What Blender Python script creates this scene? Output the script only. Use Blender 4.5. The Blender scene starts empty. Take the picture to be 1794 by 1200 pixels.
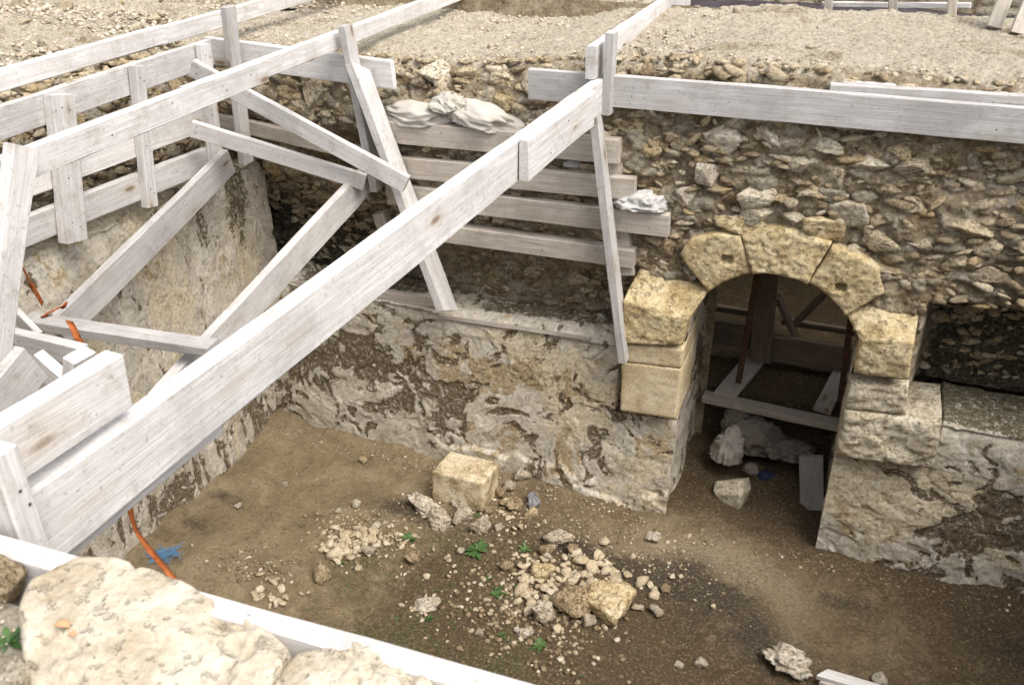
import bpy, bmesh, math, random
import numpy as np
from mathutils import Vector, Matrix

random.seed(7)
rng = np.random.default_rng(11)
SC = bpy.context.scene
COL = SC.collection
R = math.radians

# ------------------------------------------------------------------ camera
FPX, CX, CY = 1600.0, 897.0, 600.0          # focal length and centre in photograph pixels
PITCH, YAW = R(29.1), R(21.0)
CAMPOS = np.array([0.0, 0.0, 4.0])
FW = np.array([-math.sin(YAW) * math.cos(PITCH), math.cos(YAW) * math.cos(PITCH), -math.sin(PITCH)])
RT = np.array([math.cos(YAW), math.sin(YAW), 0.0])
UP = np.cross(RT, FW)
cam = bpy.data.cameras.new('camera')
cam.sensor_width = 36.0
cam.lens = 36.0 * FPX / 1794.0
cam.clip_start = 0.05
cam.clip_end = 400.0
cam.dof.use_dof = True
cam.dof.focus_distance = 4.6
cam.dof.aperture_fstop = 6.3
camo = bpy.data.objects.new('camera', cam)
camo.location = CAMPOS
camo.rotation_euler = Vector(FW).to_track_quat('-Z', 'Y').to_euler()
COL.objects.link(camo)
SC.camera = camo

# ------------------------------------------------------------------ light: bright overcast
SUN_EL, SUN_AZ = R(57), R(116)               # azimuth from +Y towards +X
world = bpy.data.worlds.new('World')
SC.world = world
world.use_nodes = True
wn = world.node_tree
wn.nodes.clear()
sky = wn.nodes.new('ShaderNodeTexSky')
sky.sky_type = 'NISHITA'
sky.sun_disc = False
sky.sun_elevation = SUN_EL
sky.sun_rotation = SUN_AZ
sky.dust_density = 3.0
sky.air_density = 1.0
hs = wn.nodes.new('ShaderNodeHueSaturation')
hs.inputs['Saturation'].default_value = 0.32
bg = wn.nodes.new('ShaderNodeBackground')
bg.inputs['Strength'].default_value = 0.15
wo = wn.nodes.new('ShaderNodeOutputWorld')
wn.links.new(sky.outputs[0], hs.inputs['Color'])
wn.links.new(hs.outputs[0], bg.inputs['Color'])
wn.links.new(bg.outputs[0], wo.inputs['Surface'])
sun = bpy.data.lights.new('sun', 'SUN')
sun.energy = 1.8
sun.angle = R(40)
sun.color = (1.0, 0.95, 0.87)
suno = bpy.data.objects.new('sun', sun)
sd = Vector((math.cos(SUN_EL) * math.sin(SUN_AZ), math.cos(SUN_EL) * math.cos(SUN_AZ), math.sin(SUN_EL)))
suno.rotation_euler = sd.to_track_quat('Z', 'Y').to_euler()
suno.location = sd * 20
COL.objects.link(suno)
SC.view_settings.view_transform = 'Standard'
SC.view_settings.look = 'None'
SC.view_settings.gamma = 1.0
SC.view_settings.exposure = 0.88
SC.view_settings.use_curve_mapping = False


def at(x, y, ax, v):
    """point of the place seen at a photograph pixel, on the plane X, Y or Z = v"""
    d = FW * FPX + RT * (x - CX) - UP * (y - CY)
    i = 'XYZ'.index(ax)
    return CAMPOS + d * ((v - CAMPOS[i]) / d[i])


# ------------------------------------------------------------------ noise
def _hash(ix, iy, iz, s):
    n = (ix.astype(np.int64) * 374761393 + iy.astype(np.int64) * 668265263 + iz.astype(np.int64) * 1274126177 + s * 974634777) & 0xFFFFFFFF
    n = ((n ^ (n >> 13)) * 1274126177) & 0xFFFFFFFF
    n = ((n ^ (n >> 16)) * 2246822519) & 0xFFFFFFFF
    n = n ^ (n >> 13)
    return n.astype(np.float64) / 4294967295.0


def vn(p, s=0):
    """value noise in -1..1 for points (...,3)"""
    f = np.floor(p)
    t = p - f
    t = t * t * t * (t * (t * 6 - 15) + 10)
    i = f.astype(np.int64)
    out = 0
    for dx in (0, 1):
        wx = t[..., 0] if dx else 1 - t[..., 0]
        for dy in (0, 1):
            wy = t[..., 1] if dy else 1 - t[..., 1]
            for dz in (0, 1):
                wz = t[..., 2] if dz else 1 - t[..., 2]
                out = out + wx * wy * wz * _hash(i[..., 0] + dx, i[..., 1] + dy, i[..., 2] + dz, s)
    return out * 2 - 1


def fbm(p, o=4, s=0, g=0.5):
    a, r, n = 1.0, 0.0, 0.0
    for k in range(o):
        r = r + a * vn(p * (2.03 ** k) + 17.3 * k, s + k)
        n += a
        a *= g
    return r / n


def vor(u, v, s=0):
    """2-D cells: distance to nearest, second nearest, id of nearest"""
    iu, iv = np.floor(u).astype(np.int64), np.floor(v).astype(np.int64)
    f1 = np.full(u.shape, 9.0)
    f2 = np.full(u.shape, 9.0)
    cid = np.zeros(u.shape)
    z = np.zeros_like(iu)
    for a in (-1, 0, 1):
        for b in (-1, 0, 1):
            ju, jv = iu + a, iv + b
            px = ju + 0.1 + 0.8 * _hash(ju, jv, z, s)
            py = jv + 0.1 + 0.8 * _hash(ju, jv, z + 1, s)
            d = np.hypot(px - u, py - v)
            near = d < f1
            f2 = np.where(near, f1, np.minimum(f2, d))
            cid = np.where(near, _hash(ju, jv, z + 2, s), cid)
            f1 = np.where(near, d, f1)
    return f1, f2, cid


def ss(a, b, x):
    t = np.clip((x - a) / (b - a), 0, 1)
    return t * t * (3 - 2 * t)


def blob(x, y, cx, cy, rx, ry):
    return np.exp(-(((x - cx) / rx) ** 2 + ((y - cy) / ry) ** 2))


# ------------------------------------------------------------------ object helpers
def prop(o, label=None, cat=None, group=None, kind=None):
    if label: o['label'] = label
    if cat: o['category'] = cat
    if group: o['group'] = group
    if kind: o['kind'] = kind
    return o


def thing(name, label, cat, loc=(0, 0, 0), group=None):
    o = bpy.data.objects.new(name, None)
    o.empty_display_size = 0.1
    COL.objects.link(o)
    o.location = loc
    return prop(o, label, cat, group)


def link(name, me, mat, parent=None, M=None):
    o = bpy.data.objects.new(name, me)
    if mat is not None and len(me.materials) == 0:
        me.materials.append(mat)
    COL.objects.link(o)
    M = M or Matrix.Identity(4)
    if parent is not None:
        o.parent = parent
        o.matrix_basis = M if parent.type == 'MESH' else Matrix.Translation(-parent.location) @ M
    else:
        o.matrix_basis = M
    return o


def mesh_np(name, V, Q, attrs=None, smooth=True):
    me = bpy.data.meshes.new(name)
    Q = np.asarray(Q, dtype=np.int32)
    k = Q.shape[1]
    me.vertices.add(len(V))
    me.vertices.foreach_set('co', np.asarray(V, dtype=np.float32).ravel())
    me.loops.add(Q.size)
    me.loops.foreach_set('vertex_index', Q.ravel())
    me.polygons.add(len(Q))
    me.polygons.foreach_set('loop_start', np.arange(0, Q.size, k, dtype=np.int32))
    me.update(calc_edges=True)
    me.validate()
    if smooth:
        me.polygons.foreach_set('use_smooth', np.ones(len(me.polygons), dtype=bool))
    for n, a in (attrs or {}).items():
        at_ = me.attributes.new(n, 'FLOAT', 'POINT')
        at_.data.foreach_set('value', np.asarray(a, dtype=np.float32).ravel())
    return me


def grid_faces(nv, nu, keep=None, flip=False):
    idx = np.arange(nv * nu).reshape(nv, nu)
    a, b, c, d = idx[:-1, :-1], idx[:-1, 1:], idx[1:, 1:], idx[1:, :-1]
    q = np.stack([a, d, c, b] if flip else [a, b, c, d], -1)
    if keep is not None:
        q = q[keep]
    return q.reshape(-1, 4)


def sheet(name, P, attrs=None, keep=None, flip=False):
    nv, nu = P.shape[:2]
    me = mesh_np(name, P.reshape(-1, 3), grid_faces(nv, nu, keep, flip), attrs)
    return me


# ------------------------------------------------------------------ materials
class NT:
    def __init__(s, name):
        s.m = bpy.data.materials.new(name)
        s.m.use_nodes = True
        s.t = s.m.node_tree
        s.b = s.t.nodes['Principled BSDF']

    def n(s, kind, **kw):
        x = s.t.nodes.new('ShaderNode' + kind)
        for k, v in kw.items():
            setattr(x, k, v)
        return x

    def l(s, a, b):
        s.t.links.new(a, b)

    def mix(s, f, a, b, mode='MIX'):
        x = s.n('Mix', data_type='RGBA', blend_type=mode)
        for sock, val in ((x.inputs[0], f), (x.inputs[6], a), (x.inputs[7], b)):
            if hasattr(val, 'is_output'):
                s.l(val, sock)
            else:
                sock.default_value = val if not isinstance(val, tuple) else (*val, 1)
        return x.outputs[2]

    def math(s, op, a, b=0.0, c=None):
        x = s.n('Math', operation=op)
        for k, val in enumerate((a, b, c)):
            if val is None: continue
            if hasattr(val, 'is_output'): s.l(val, x.inputs[k])
            else: x.inputs[k].default_value = val
        return x.outputs[0]

    def coord(s, rand=True, scale=(1, 1, 1)):
        tc = s.n('TexCoord')
        mp = s.n('Mapping')
        mp.inputs['Scale'].default_value = scale
        s.l(tc.outputs['Object'], mp.inputs['Vector'])
        if rand:
            oi = s.n('ObjectInfo')
            cx = s.n('CombineXYZ')
            s.l(s.math('MULTIPLY', oi.outputs['Random'], 37.0), cx.inputs[0])
            s.l(s.math('MULTIPLY', oi.outputs['Random'], 91.0), cx.inputs[1])
            s.l(s.math('MULTIPLY', oi.outputs['Random'], 53.0), cx.inputs[2])
            s.l(cx.outputs[0], mp.inputs['Location'])
        return mp.outputs[0]

    def noise(s, co, sc, det=6, rough=0.6, dist=0.0):
        x = s.n('TexNoise')
        x.inputs['Scale'].default_value = sc
        x.inputs['Detail'].default_value = det
        x.inputs['Roughness'].default_value = rough
        x.inputs['Distortion'].default_value = dist
        s.l(co, x.inputs['Vector'])
        return x.outputs['Fac']

    def ramp(s, f, stops, interp='LINEAR'):
        x = s.n('ValToRGB')
        x.color_ramp.interpolation = interp
        e = x.color_ramp.elements
        while len(e) < len(stops): e.new(0.5)
        for k, (p, c) in enumerate(stops):
            e[k].position = p
            e[k].color = (*c, 1) if isinstance(c, tuple) else (c, c, c, 1)
        s.l(f, x.inputs[0])
        return x.outputs[0]

    def attr(s, n):
        x = s.n('Attribute', attribute_name=n)
        return x.outputs['Fac']

    def bump(s, h, strength=0.5, dist=0.01, prev=None):
        x = s.n('Bump')
        x.inputs['Strength'].default_value = strength
        x.inputs['Distance'].default_value = dist
        s.l(h, x.inputs['Height'])
        if prev is not None: s.l(prev, x.inputs['Normal'])
        return x.outputs[0]

    def done(s, col, nrm=None, rough=0.9, spec=0.2):
        if hasattr(col, 'is_output'): s.l(col, s.b.inputs['Base Color'])
        else: s.b.inputs['Base Color'].default_value = (*col, 1)
        s.b.inputs['Roughness'].default_value = rough
        s.b.inputs['Specular IOR Level'].default_value = spec
        if nrm is not None: s.l(nrm, s.b.inputs['Normal'])
        return s.m


def m_wood(name, light, dark, var=0.12):
    t = NT(name)
    co = t.coord(True, (1, 1, 1))
    cs = t.coord(True, (0.6, 9, 9))
    g1 = t.noise(cs, 5.0, 6, 0.7, 0.8)
    g2 = t.noise(t.coord(True, (1.2, 55, 55)), 2.2, 4, 0.75)
    blot = t.noise(co, 2.6, 6, 0.7)
    c = t.ramp(g1, [(0.36, dark), (0.5, tuple(0.5 * (a + b) for a, b in zip(light, dark))), (0.62, light)])
    c = t.mix(t.math('MULTIPLY', t.ramp(g2, [(0.42, 1.0), (0.55, 0.0)]), 0.24), c, tuple(0.5 * a for a in dark))
    c = t.mix(t.ramp(blot, [(0.48, 0.0), (0.63, 0.5)]), c, tuple(0.72 * a for a in dark))
    # knots with a stained halo
    vo = t.n('TexVoronoi')
    vo.inputs['Scale'].default_value = 1.0
    t.l(t.coord(True, (2.3, 7.0, 7.0)), vo.inputs['Vector'])
    c = t.mix(t.ramp(vo.outputs['Distance'], [(0.06, 0.4), (0.30, 0.0)]), c, (0.34, 0.25, 0.14))
    c = t.mix(t.ramp(vo.outputs['Distance'], [(0.06, 0.75), (0.12, 0.0)]), c, (0.16, 0.09, 0.04))
    # mud, grime and splashes
    gr = t.noise(co, 11.0, 8, 0.78)
    c = t.mix(t.ramp(gr, [(0.53, 0.0), (0.68, 0.45)]), c, (0.27, 0.22, 0.16))
    sp = t.noise(co, 55.0, 4, 0.7)
    c = t.mix(t.ramp(sp, [(0.60, 0.0), (0.68, 0.5)]), c, (0.16, 0.12, 0.08))
    oi = t.n('ObjectInfo')
    hv = t.n('HueSaturation')
    t.l(c, hv.inputs['Color'])
    t.l(t.math('MULTIPLY_ADD', oi.outputs['Random'], var * 2, 1 - var), hv.inputs['Value'])
    b1 = t.bump(g2, 0.5, 0.003)
    b2 = t.bump(g1, 0.3, 0.005, b1)
    return t.done(hv.outputs[0], b2, 0.8, 0.2)


def m_rock(name, stops, scale=6.0, bump=0.6, pits=0.4, rand=True, fine=45.0, tint=None, bdist=0.02, grain=1.0):
    """stone with blotches, pits and grain; tint = colours picked per object"""
    t = NT(name)
    co = t.coord(rand)
    a = t.noise(co, scale, 7, 0.65, 0.4)
    c = t.ramp(a, stops)
    f = t.noise(co, fine, 5, 0.75)
    c = t.mix(t.ramp(f, [(0.38, 0.75 * grain), (0.50, 0.0)]), c, tuple(0.45 * x for x in stops[0][1]))
    c = t.mix(t.ramp(f, [(0.52, 0.0), (0.64, 0.6 * grain)]), c, tuple(min(0.85, 1.35 * x) for x in stops[-1][1]))
    if tint:
        oi = t.n('ObjectInfo')
        r = t.ramp(oi.outputs['Random'], [(k / max(1, len(tint)), q) for k, q in enumerate(tint)], 'CONSTANT')
        c = t.mix(0.5, c, r)
        c = t.mix(t.ramp(f, [(0.33, 0.4), (0.5, 0.0)]), c, (0.05, 0.04, 0.03))
    p = t.noise(co, scale * 3.1, 4, 0.7)
    pit = t.ramp(p, [(0.36, 1.0), (0.44, 0.0)])
    c = t.mix(t.math('MULTIPLY', pit, pits), c, (0.06, 0.045, 0.03))
    h = t.math('SUBTRACT', t.math('MULTIPLY_ADD', f, 0.6, t.math('MULTIPLY', a, 0.8)), t.math('MULTIPLY', pit, 0.4))
    return t.done(c, t.bump(h, bump, bdist), 0.95, 0.1)


WOOD = m_wood('bleached_pine', (0.645, 0.62, 0.60), (0.51, 0.48, 0.455), 0.16)
WOODB = m_wood('weathered_pine', (0.56, 0.505, 0.44), (0.40, 0.35, 0.29))
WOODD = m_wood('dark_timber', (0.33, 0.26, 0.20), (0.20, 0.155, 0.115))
RUBTINT = [(0.56, 0.44, 0.28), (0.40, 0.33, 0.24), (0.60, 0.51, 0.37), (0.34, 0.29, 0.22), (0.46, 0.33, 0.16), (0.54, 0.46, 0.34), (0.30, 0.24, 0.16), (0.46, 0.37, 0.24)]
STONE = m_rock('rubble_stone', [(0.36, (0.30, 0.225, 0.135)), (0.5, (0.54, 0.435, 0.285)), (0.62, (0.72, 0.62, 0.455))], 1.6, 1.0, 0.5, True, 7.0, RUBTINT, 0.02, 0.9)
PALE = m_rock('pale_rubble', [(0.34, (0.46, 0.375, 0.275)), (0.5, (0.62, 0.53, 0.41)), (0.64, (0.74, 0.66, 0.55))], 1.6, 1.0, 0.3, True, 7.0, None, 0.02, 0.8)
BUFFR = m_rock('buff_rock', [(0.34, (0.38, 0.275, 0.14)), (0.5, (0.54, 0.42, 0.24)), (0.64, (0.68, 0.56, 0.37))], 1.5, 1.0, 0.35, True, 6.0, None, 0.02, 0.8)
CREAMR = m_rock('cream_rock', [(0.34, (0.46, 0.38, 0.26)), (0.5, (0.62, 0.53, 0.39)), (0.64, (0.74, 0.66, 0.53))], 1.6, 1.0, 0.35, True, 7.0, None, 0.02, 0.8)
BROWNR = m_rock('brown_stone', [(0.34, (0.22, 0.155, 0.09)), (0.5, (0.37, 0.275, 0.165)), (0.64, (0.50, 0.40, 0.26))], 1.6, 1.0, 0.4, True, 7.0, None, 0.02, 0.8)
PINKR = m_rock('pinkish_tufa', [(0.34, (0.42, 0.325, 0.225)), (0.5, (0.58, 0.475, 0.35)), (0.64, (0.72, 0.63, 0.51))], 1.8, 1.0, 0.45, True, 8.0, None, 0.025, 0.8)
CHIP = m_rock('chips', [(0.34, (0.40, 0.31, 0.205)), (0.5, (0.56, 0.465, 0.325)), (0.64, (0.68, 0.59, 0.45))], 1.5, 0.6, 0.2, True, 6.0,
              [(0.54, 0.44, 0.30), (0.40, 0.31, 0.195), (0.62, 0.53, 0.39), (0.33, 0.25, 0.155), (0.48, 0.38, 0.245)], 0.01, 0.7)
BUFF = m_rock('buff_limestone', [(0.36, (0.41, 0.30, 0.15)), (0.5, (0.56, 0.44, 0.25)), (0.62, (0.68, 0.565, 0.36))], 7.0, 1.0, 0.3, True, 42.0, None, 0.02, 0.6)
BUFFS = m_rock('sawn_limestone', [(0.34, (0.46, 0.355, 0.20)), (0.5, (0.56, 0.45, 0.28)), (0.64, (0.68, 0.575, 0.40))], 4.0, 0.45, 0.12, True, 90.0, None, 0.008, 0.6)
CREAM = m_rock('cream_limestone', [(0.34, (0.44, 0.36, 0.25)), (0.5, (0.60, 0.515, 0.38)), (0.64, (0.72, 0.64, 0.50))], 7.0, 1.0, 0.35, True, 50.0, None, 0.02, 0.8)
RIMST = m_rock('rim_limestone', [(0.36, (0.44, 0.36, 0.25)), (0.5, (0.56, 0.485, 0.37)), (0.62, (0.64, 0.575, 0.465))], 9.0, 1.0, 0.18, True, 70.0, None, 0.012, 0.25)


def m_layers(name, base, layers, scale=7.0, bump=0.6, fine=60.0, bdist=0.012, speck=0.35, brk=1.3, soft=0.12, veil=0.0, hi=(0.68, 0.62, 0.52)):
    """ground and wall skins: noise base plus patches carried by mesh attributes"""
    t = NT(name)
    co = t.coord(False)
    a = t.noise(co, scale, 9, 0.72, 0.5)
    f = t.noise(co, fine, 8, 0.8)
    m = t.noise(co, scale * 3.3, 8, 0.78, 1.2)
    k2 = t.noise(co, scale * 1.7, 8, 0.75, 2.5)
    c = t.ramp(a, base)
    for an, c1, c2, k in layers:
        mask = t.math('MULTIPLY', t.attr(an), k)
        # break the edge of each patch with fine noise
        e = t.math('ADD', mask, t.math('MULTIPLY', t.math('SUBTRACT', m, 0.5), brk))
        e2 = t.math('MULTIPLY', t.ramp(e, [(0.48 - soft, 0.0), (0.48 + soft, 0.92)]), t.ramp(mask, [(0.03, 0.0), (0.2, 1.0)]))
        c = t.mix(e2, c, t.mix(t.ramp(f, [(0.42, 0.0), (0.58, 1.0)]), c1, c2))
    if veil:
        # thin limewash left in streaks and crusts over everything
        c = t.mix(t.ramp(k2, [(0.54, 0.0), (0.62, veil)]), c, t.mix(t.ramp(f, [(0.35, 0.0), (0.65, 1.0)]), tuple(0.75 * x for x in base[-1][1]), tuple(1.1 * x for x in base[-1][1])))
        c = t.mix(t.ramp(k2, [(0.34, 0.4 * veil), (0.40, 0.0)]), c, tuple(0.35 * x for x in base[0][1]))
    c = t.mix(t.ramp(f, [(0.36, speck), (0.48, 0.0)]), c, (0.08, 0.062, 0.044))
    c = t.mix(t.ramp(t.noise(co, fine * 0.35, 8, 0.8, 0.6), [(0.36, speck * 0.8), (0.46, 0.0)]), c, (0.10, 0.08, 0.058))
    c = t.mix(t.ramp(f, [(0.54, 0.0), (0.66, speck)]), c, hi)
    h = t.math('MULTIPLY_ADD', f, 0.7, t.math('MULTIPLY', m, 0.9))
    return t.done(c, t.bump(h, bump, bdist), 0.95, 0.1)


PLASTER = m_layers('peeling_plaster', [(0.36, (0.44, 0.38, 0.285)), (0.5, (0.61, 0.55, 0.445)), (0.62, (0.76, 0.70, 0.60))],
                   [('grey', (0.44, 0.395, 0.33), (0.60, 0.55, 0.475), 0.6),
                    ('cream', (0.58, 0.475, 0.30), (0.76, 0.665, 0.49), 1.0),
                    ('ochre', (0.34, 0.24, 0.12), (0.52, 0.41, 0.25), 1.0),
                    ('brown', (0.09, 0.062, 0.033), (0.18, 0.13, 0.075), 1.0),
                    ('moss', (0.07, 0.06, 0.033), (0.14, 0.115, 0.06), 1.0)], 6.5, 0.9, 42.0, 0.016, 0.5, 1.7, 0.07, 0.8)
RUBBLE = m_layers('rubble_mortar', [(0.36, (0.28, 0.21, 0.125)), (0.5, (0.43, 0.345, 0.225)), (0.64, (0.60, 0.505, 0.36))],
                  [('pale', (0.46, 0.39, 0.28), (0.62, 0.55, 0.43), 1.0),
                   ('ochre', (0.26, 0.18, 0.09), (0.40, 0.30, 0.17), 1.0),
                   ('top', (0.62, 0.53, 0.395), (0.78, 0.70, 0.56), 1.2),
                   ('soil', (0.13, 0.10, 0.065), (0.26, 0.205, 0.135), 0.75),
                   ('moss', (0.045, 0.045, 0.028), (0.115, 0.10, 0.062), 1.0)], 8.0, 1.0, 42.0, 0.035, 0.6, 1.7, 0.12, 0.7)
EARTH = m_layers('pit_earth', [(0.36, (0.20, 0.148, 0.085)), (0.5, (0.275, 0.208, 0.122)), (0.64, (0.355, 0.278, 0.175))],
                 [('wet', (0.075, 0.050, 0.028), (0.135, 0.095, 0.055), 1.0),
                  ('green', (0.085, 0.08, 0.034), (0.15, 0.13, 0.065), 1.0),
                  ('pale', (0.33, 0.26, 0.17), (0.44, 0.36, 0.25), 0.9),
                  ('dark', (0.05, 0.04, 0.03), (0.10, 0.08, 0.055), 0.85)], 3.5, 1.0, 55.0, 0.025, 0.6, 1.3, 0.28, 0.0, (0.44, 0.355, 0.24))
TOPSOIL = m_layers('upper_ground', [(0.36, (0.48, 0.395, 0.28)), (0.5, (0.62, 0.535, 0.41)), (0.64, (0.74, 0.66, 0.53))],
                   [('soil', (0.20, 0.155, 0.105), (0.30, 0.24, 0.17), 1.0),
                    ('pale', (0.52, 0.45, 0.35), (0.66, 0.59, 0.48), 1.0)], 5.0, 1.0, 55.0, 0.03, 0.5, 1.5, 0.12, 0.5)


def m_cloth(name, c1, c2, dirt):
    t = NT(name)
    co = t.coord(True)
    a = t.noise(co, 6.0, 6, 0.6)
    c = t.ramp(a, [(0.35, c1), (0.65, c2)])
    d = t.noise(co, 3.0, 5, 0.7)
    c = t.mix(t.ramp(d, [(0.55, 0.0), (0.75, 0.7)]), c, dirt)
    w = t.noise(co, 160.0, 2, 0.5)
    return t.done(c, t.bump(w, 0.3, 0.002), 0.95, 0.05)


CLOTH = m_cloth('dirty_canvas', (0.42, 0.39, 0.335), (0.53, 0.495, 0.44), (0.20, 0.19, 0.155))
CLOTHW = m_cloth('pale_rag', (0.42, 0.405, 0.38), (0.53, 0.515, 0.49), (0.28, 0.26, 0.23))
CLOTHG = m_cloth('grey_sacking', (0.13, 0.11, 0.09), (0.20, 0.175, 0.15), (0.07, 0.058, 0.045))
STRAPM = NT('orange_webbing')
_c = STRAPM.coord(False)
_w = STRAPM.noise(_c, 25.0, 4, 0.6)
STRAPM = STRAPM.done(STRAPM.ramp(_w, [(0.42, (0.28, 0.075, 0.02)), (0.58, (0.50, 0.15, 0.045))]), STRAPM.bump(STRAPM.noise(_c, 260.0, 2, 0.5), 0.8, 0.004), 0.8, 0.15)
TWINE = NT('blue_twine').done((0.10, 0.24, 0.42), None, 0.6, 0.3)
NAIL = NT('nail_steel').done((0.05, 0.045, 0.04), None, 0.6, 0.4)
RUST = NT('rusty_iron')
RUST = RUST.done(RUST.ramp(RUST.noise(RUST.coord(True), 40.0, 5, 0.7), [(0.35, (0.05, 0.03, 0.02)), (0.65, (0.15, 0.075, 0.04))]), None, 0.85, 0.3)
_t = NT('weed_leaf')
LEAF = _t.done(_t.ramp(_t.noise(_t.coord(True), 14.0, 3, 0.5), [(0.42, (0.030, 0.075, 0.016)), (0.58, (0.085, 0.15, 0.045))]), None, 0.6, 0.3)
TARP = m_cloth('violet_tarpaulin', (0.055, 0.046, 0.052), (0.085, 0.072, 0.08), (0.05, 0.04, 0.04))
SLATE = m_rock('dark_flint', [(0.36, (0.13, 0.125, 0.13)), (0.5, (0.22, 0.215, 0.225)), (0.64, (0.34, 0.335, 0.345))], 1.5, 0.6, 0.2, True, 6.0)
CONC = m_rock('grey_slab', [(0.3, (0.20, 0.19, 0.17)), (0.5, (0.27, 0.255, 0.235)), (0.75, (0.33, 0.32, 0.30))], 5.0, 0.3, 0.15, True, 80.0, None, 0.006, 0.25)


# ------------------------------------------------------------------ shape helpers
def ico(sub):
    bm = bmesh.new()
    bmesh.ops.create_icosphere(bm, subdivisions=sub, radius=1.0)
    bm.verts.ensure_lookup_table()
    V = np.array([v.co[:] for v in bm.verts])
    T = np.array([[v.index for v in f.verts] for f in bm.faces])
    bm.free()
    return V, T


ICO = {k: ico(k) for k in (1, 2, 3, 4)}


def rock_mesh(name, seed, sub=3, planes=13, rough=0.10, flat=1.0, smooth=False, d0=0.50, d1=0.98):
    """angular broken stone: a ball cut by random planes, then weathered"""
    g = np.random.default_rng(seed)
    D, T = ICO[sub]
    n = g.normal(size=(planes, 3))
    n /= np.linalg.norm(n, axis=1)[:, None]
    d = g.uniform(d0, d1, planes)
    dot = D @ n.T
    r = np.where(dot > 0.05, d / np.maximum(dot, 0.05), 9)
    r = np.minimum(r.min(1), 1.25)
    p = D * r[:, None]
    off = g.uniform(0, 50, 3)
    p = p * (1 + rough * fbm(p * 2.2 + off, 4, seed)[:, None] + 0.55 * rough * fbm(p * 7 + off, 3, seed + 5)[:, None])
    p = p * np.array([1, 1, flat])
    p = p / np.abs(p).max(0)
    return mesh_np(name, p, T, None, smooth)


def quat(g, tilt=6.3):
    return Matrix.Rotation(g.uniform(0, 6.3), 4, 'Z') @ Matrix.Rotation(g.uniform(-tilt, tilt), 4, 'X') @ Matrix.Rotation(g.uniform(-tilt, tilt), 4, 'Y')


NAILM = None


def board_mesh(name, L, w, t, seed, ends=(0, 0)):
    """sawn board along local X, w along Y, t along Z, eased edges, slight warp; ends = slant of each cut"""
    g = np.random.default_rng(seed)
    n = max(3, int(L / 0.18) + 1)
    c = min(0.004, t * 0.12)
    a, b = w / 2, t / 2
    sec = np.array([(-a + c, -b), (a - c, -b), (a, -b + c), (a, b - c), (a - c, b), (-a + c, b), (-a, b - c), (-a, -b + c)])
    xs = np.linspace(-L / 2, L / 2, n)
    ph = g.uniform(0, 6.3, 4)
    V = []
    for k, x in enumerate(xs):
        bow = 0.0035 * min(L, 2.5) * math.sin(x * 1.7 + ph[0]) * 0.6
        cup = 0.0025 * math.sin(x * 2.9 + ph[1])
        jit = g.normal(0, 0.0011, (8, 2))
        for q, (y, z) in enumerate(sec):
            xx = x + (ends[0] * y if k == 0 else ends[1] * y if k == n - 1 else 0)
            V.append((xx, y + bow * 0.5 + jit[q, 0], z + bow + cup * y / a + jit[q, 1]))
    F = []
    for k in range(n - 1):
        for q in range(8):
            r = (q + 1) % 8
            F.append((k * 8 + q, k * 8 + r, k * 8 + 8 + r, k * 8 + 8 + q))
    F.append(tuple(range(7, -1, -1)))
    F.append(tuple(range((n - 1) * 8, n * 8)))
    me = bpy.data.meshes.new(name)
    me.from_pydata(V, [], F)
    me.update()
    return me


def frame(a, b, wdir):
    a, b, wdir = Vector(a), Vector(b), Vector(wdir)
    x = (b - a).normalized()
    y = (wdir - x * wdir.dot(x)).normalized()
    z = x.cross(y)
    M = Matrix((x, y, z)).transposed().to_4x4()
    M.translation = (a + b) / 2
    return M, (b - a).length


_bs = [100]


def board(name, a, b, wdir, w, t, parent=None, mat=None, ends=(0, 0), nails=()):
    """board whose centre line runs from a to b"""
    _bs[0] += 1
    M, L = frame(a, b, wdir)
    me = board_mesh(name, L, w, t, _bs[0], ends)
    o = link(name, me, mat or WOOD, parent, M)
    for (fx, fy, side) in nails:
        nail(o, ((fx - 0.5) * L, fy * w / 2, side * (t / 2 + 0.001)))
    return o


def nail(o, loc):
    global NAILM
    if NAILM is None:
        D, T = ICO[1]
        NAILM = mesh_np('nail', D * np.array([0.0042, 0.0042, 0.0016]), T)
    n = link('nail', NAILM, NAIL)
    n.parent = o
    n.matrix_basis = Matrix.Translation(loc)


def fboard(name, a, b, wdir, nrm, w, t, parent=None, mat=None, ends=(0, 0), nails=()):
    """board given by the upper edge a-b of its visible face; wdir points across the face, nrm out of it"""
    a, b, wd, nn = Vector(a), Vector(b), Vector(wdir).normalized(), Vector(nrm).normalized()
    x = (b - a).normalized()
    wd = (wd - x * wd.dot(x)).normalized()
    nn = (nn - x * nn.dot(x) - wd * nn.dot(wd)).normalized()
    off = wd * (w / 2) - nn * (t / 2)
    z = x.cross(wd)
    s = 1 if z.dot(nn) > 0 else -1
    return board(name, a + off, b + off, wd, w, t, parent, mat, ends, [(p, q, s) for p, q in nails])


def ext(a, b, fa, fb):
    """lengthen the segment a-b by fa metres before a and fb metres after b"""
    a, b = Vector(a), Vector(b)
    d = (b - a).normalized()
    return a - d * fa, b + d * fb


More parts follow.
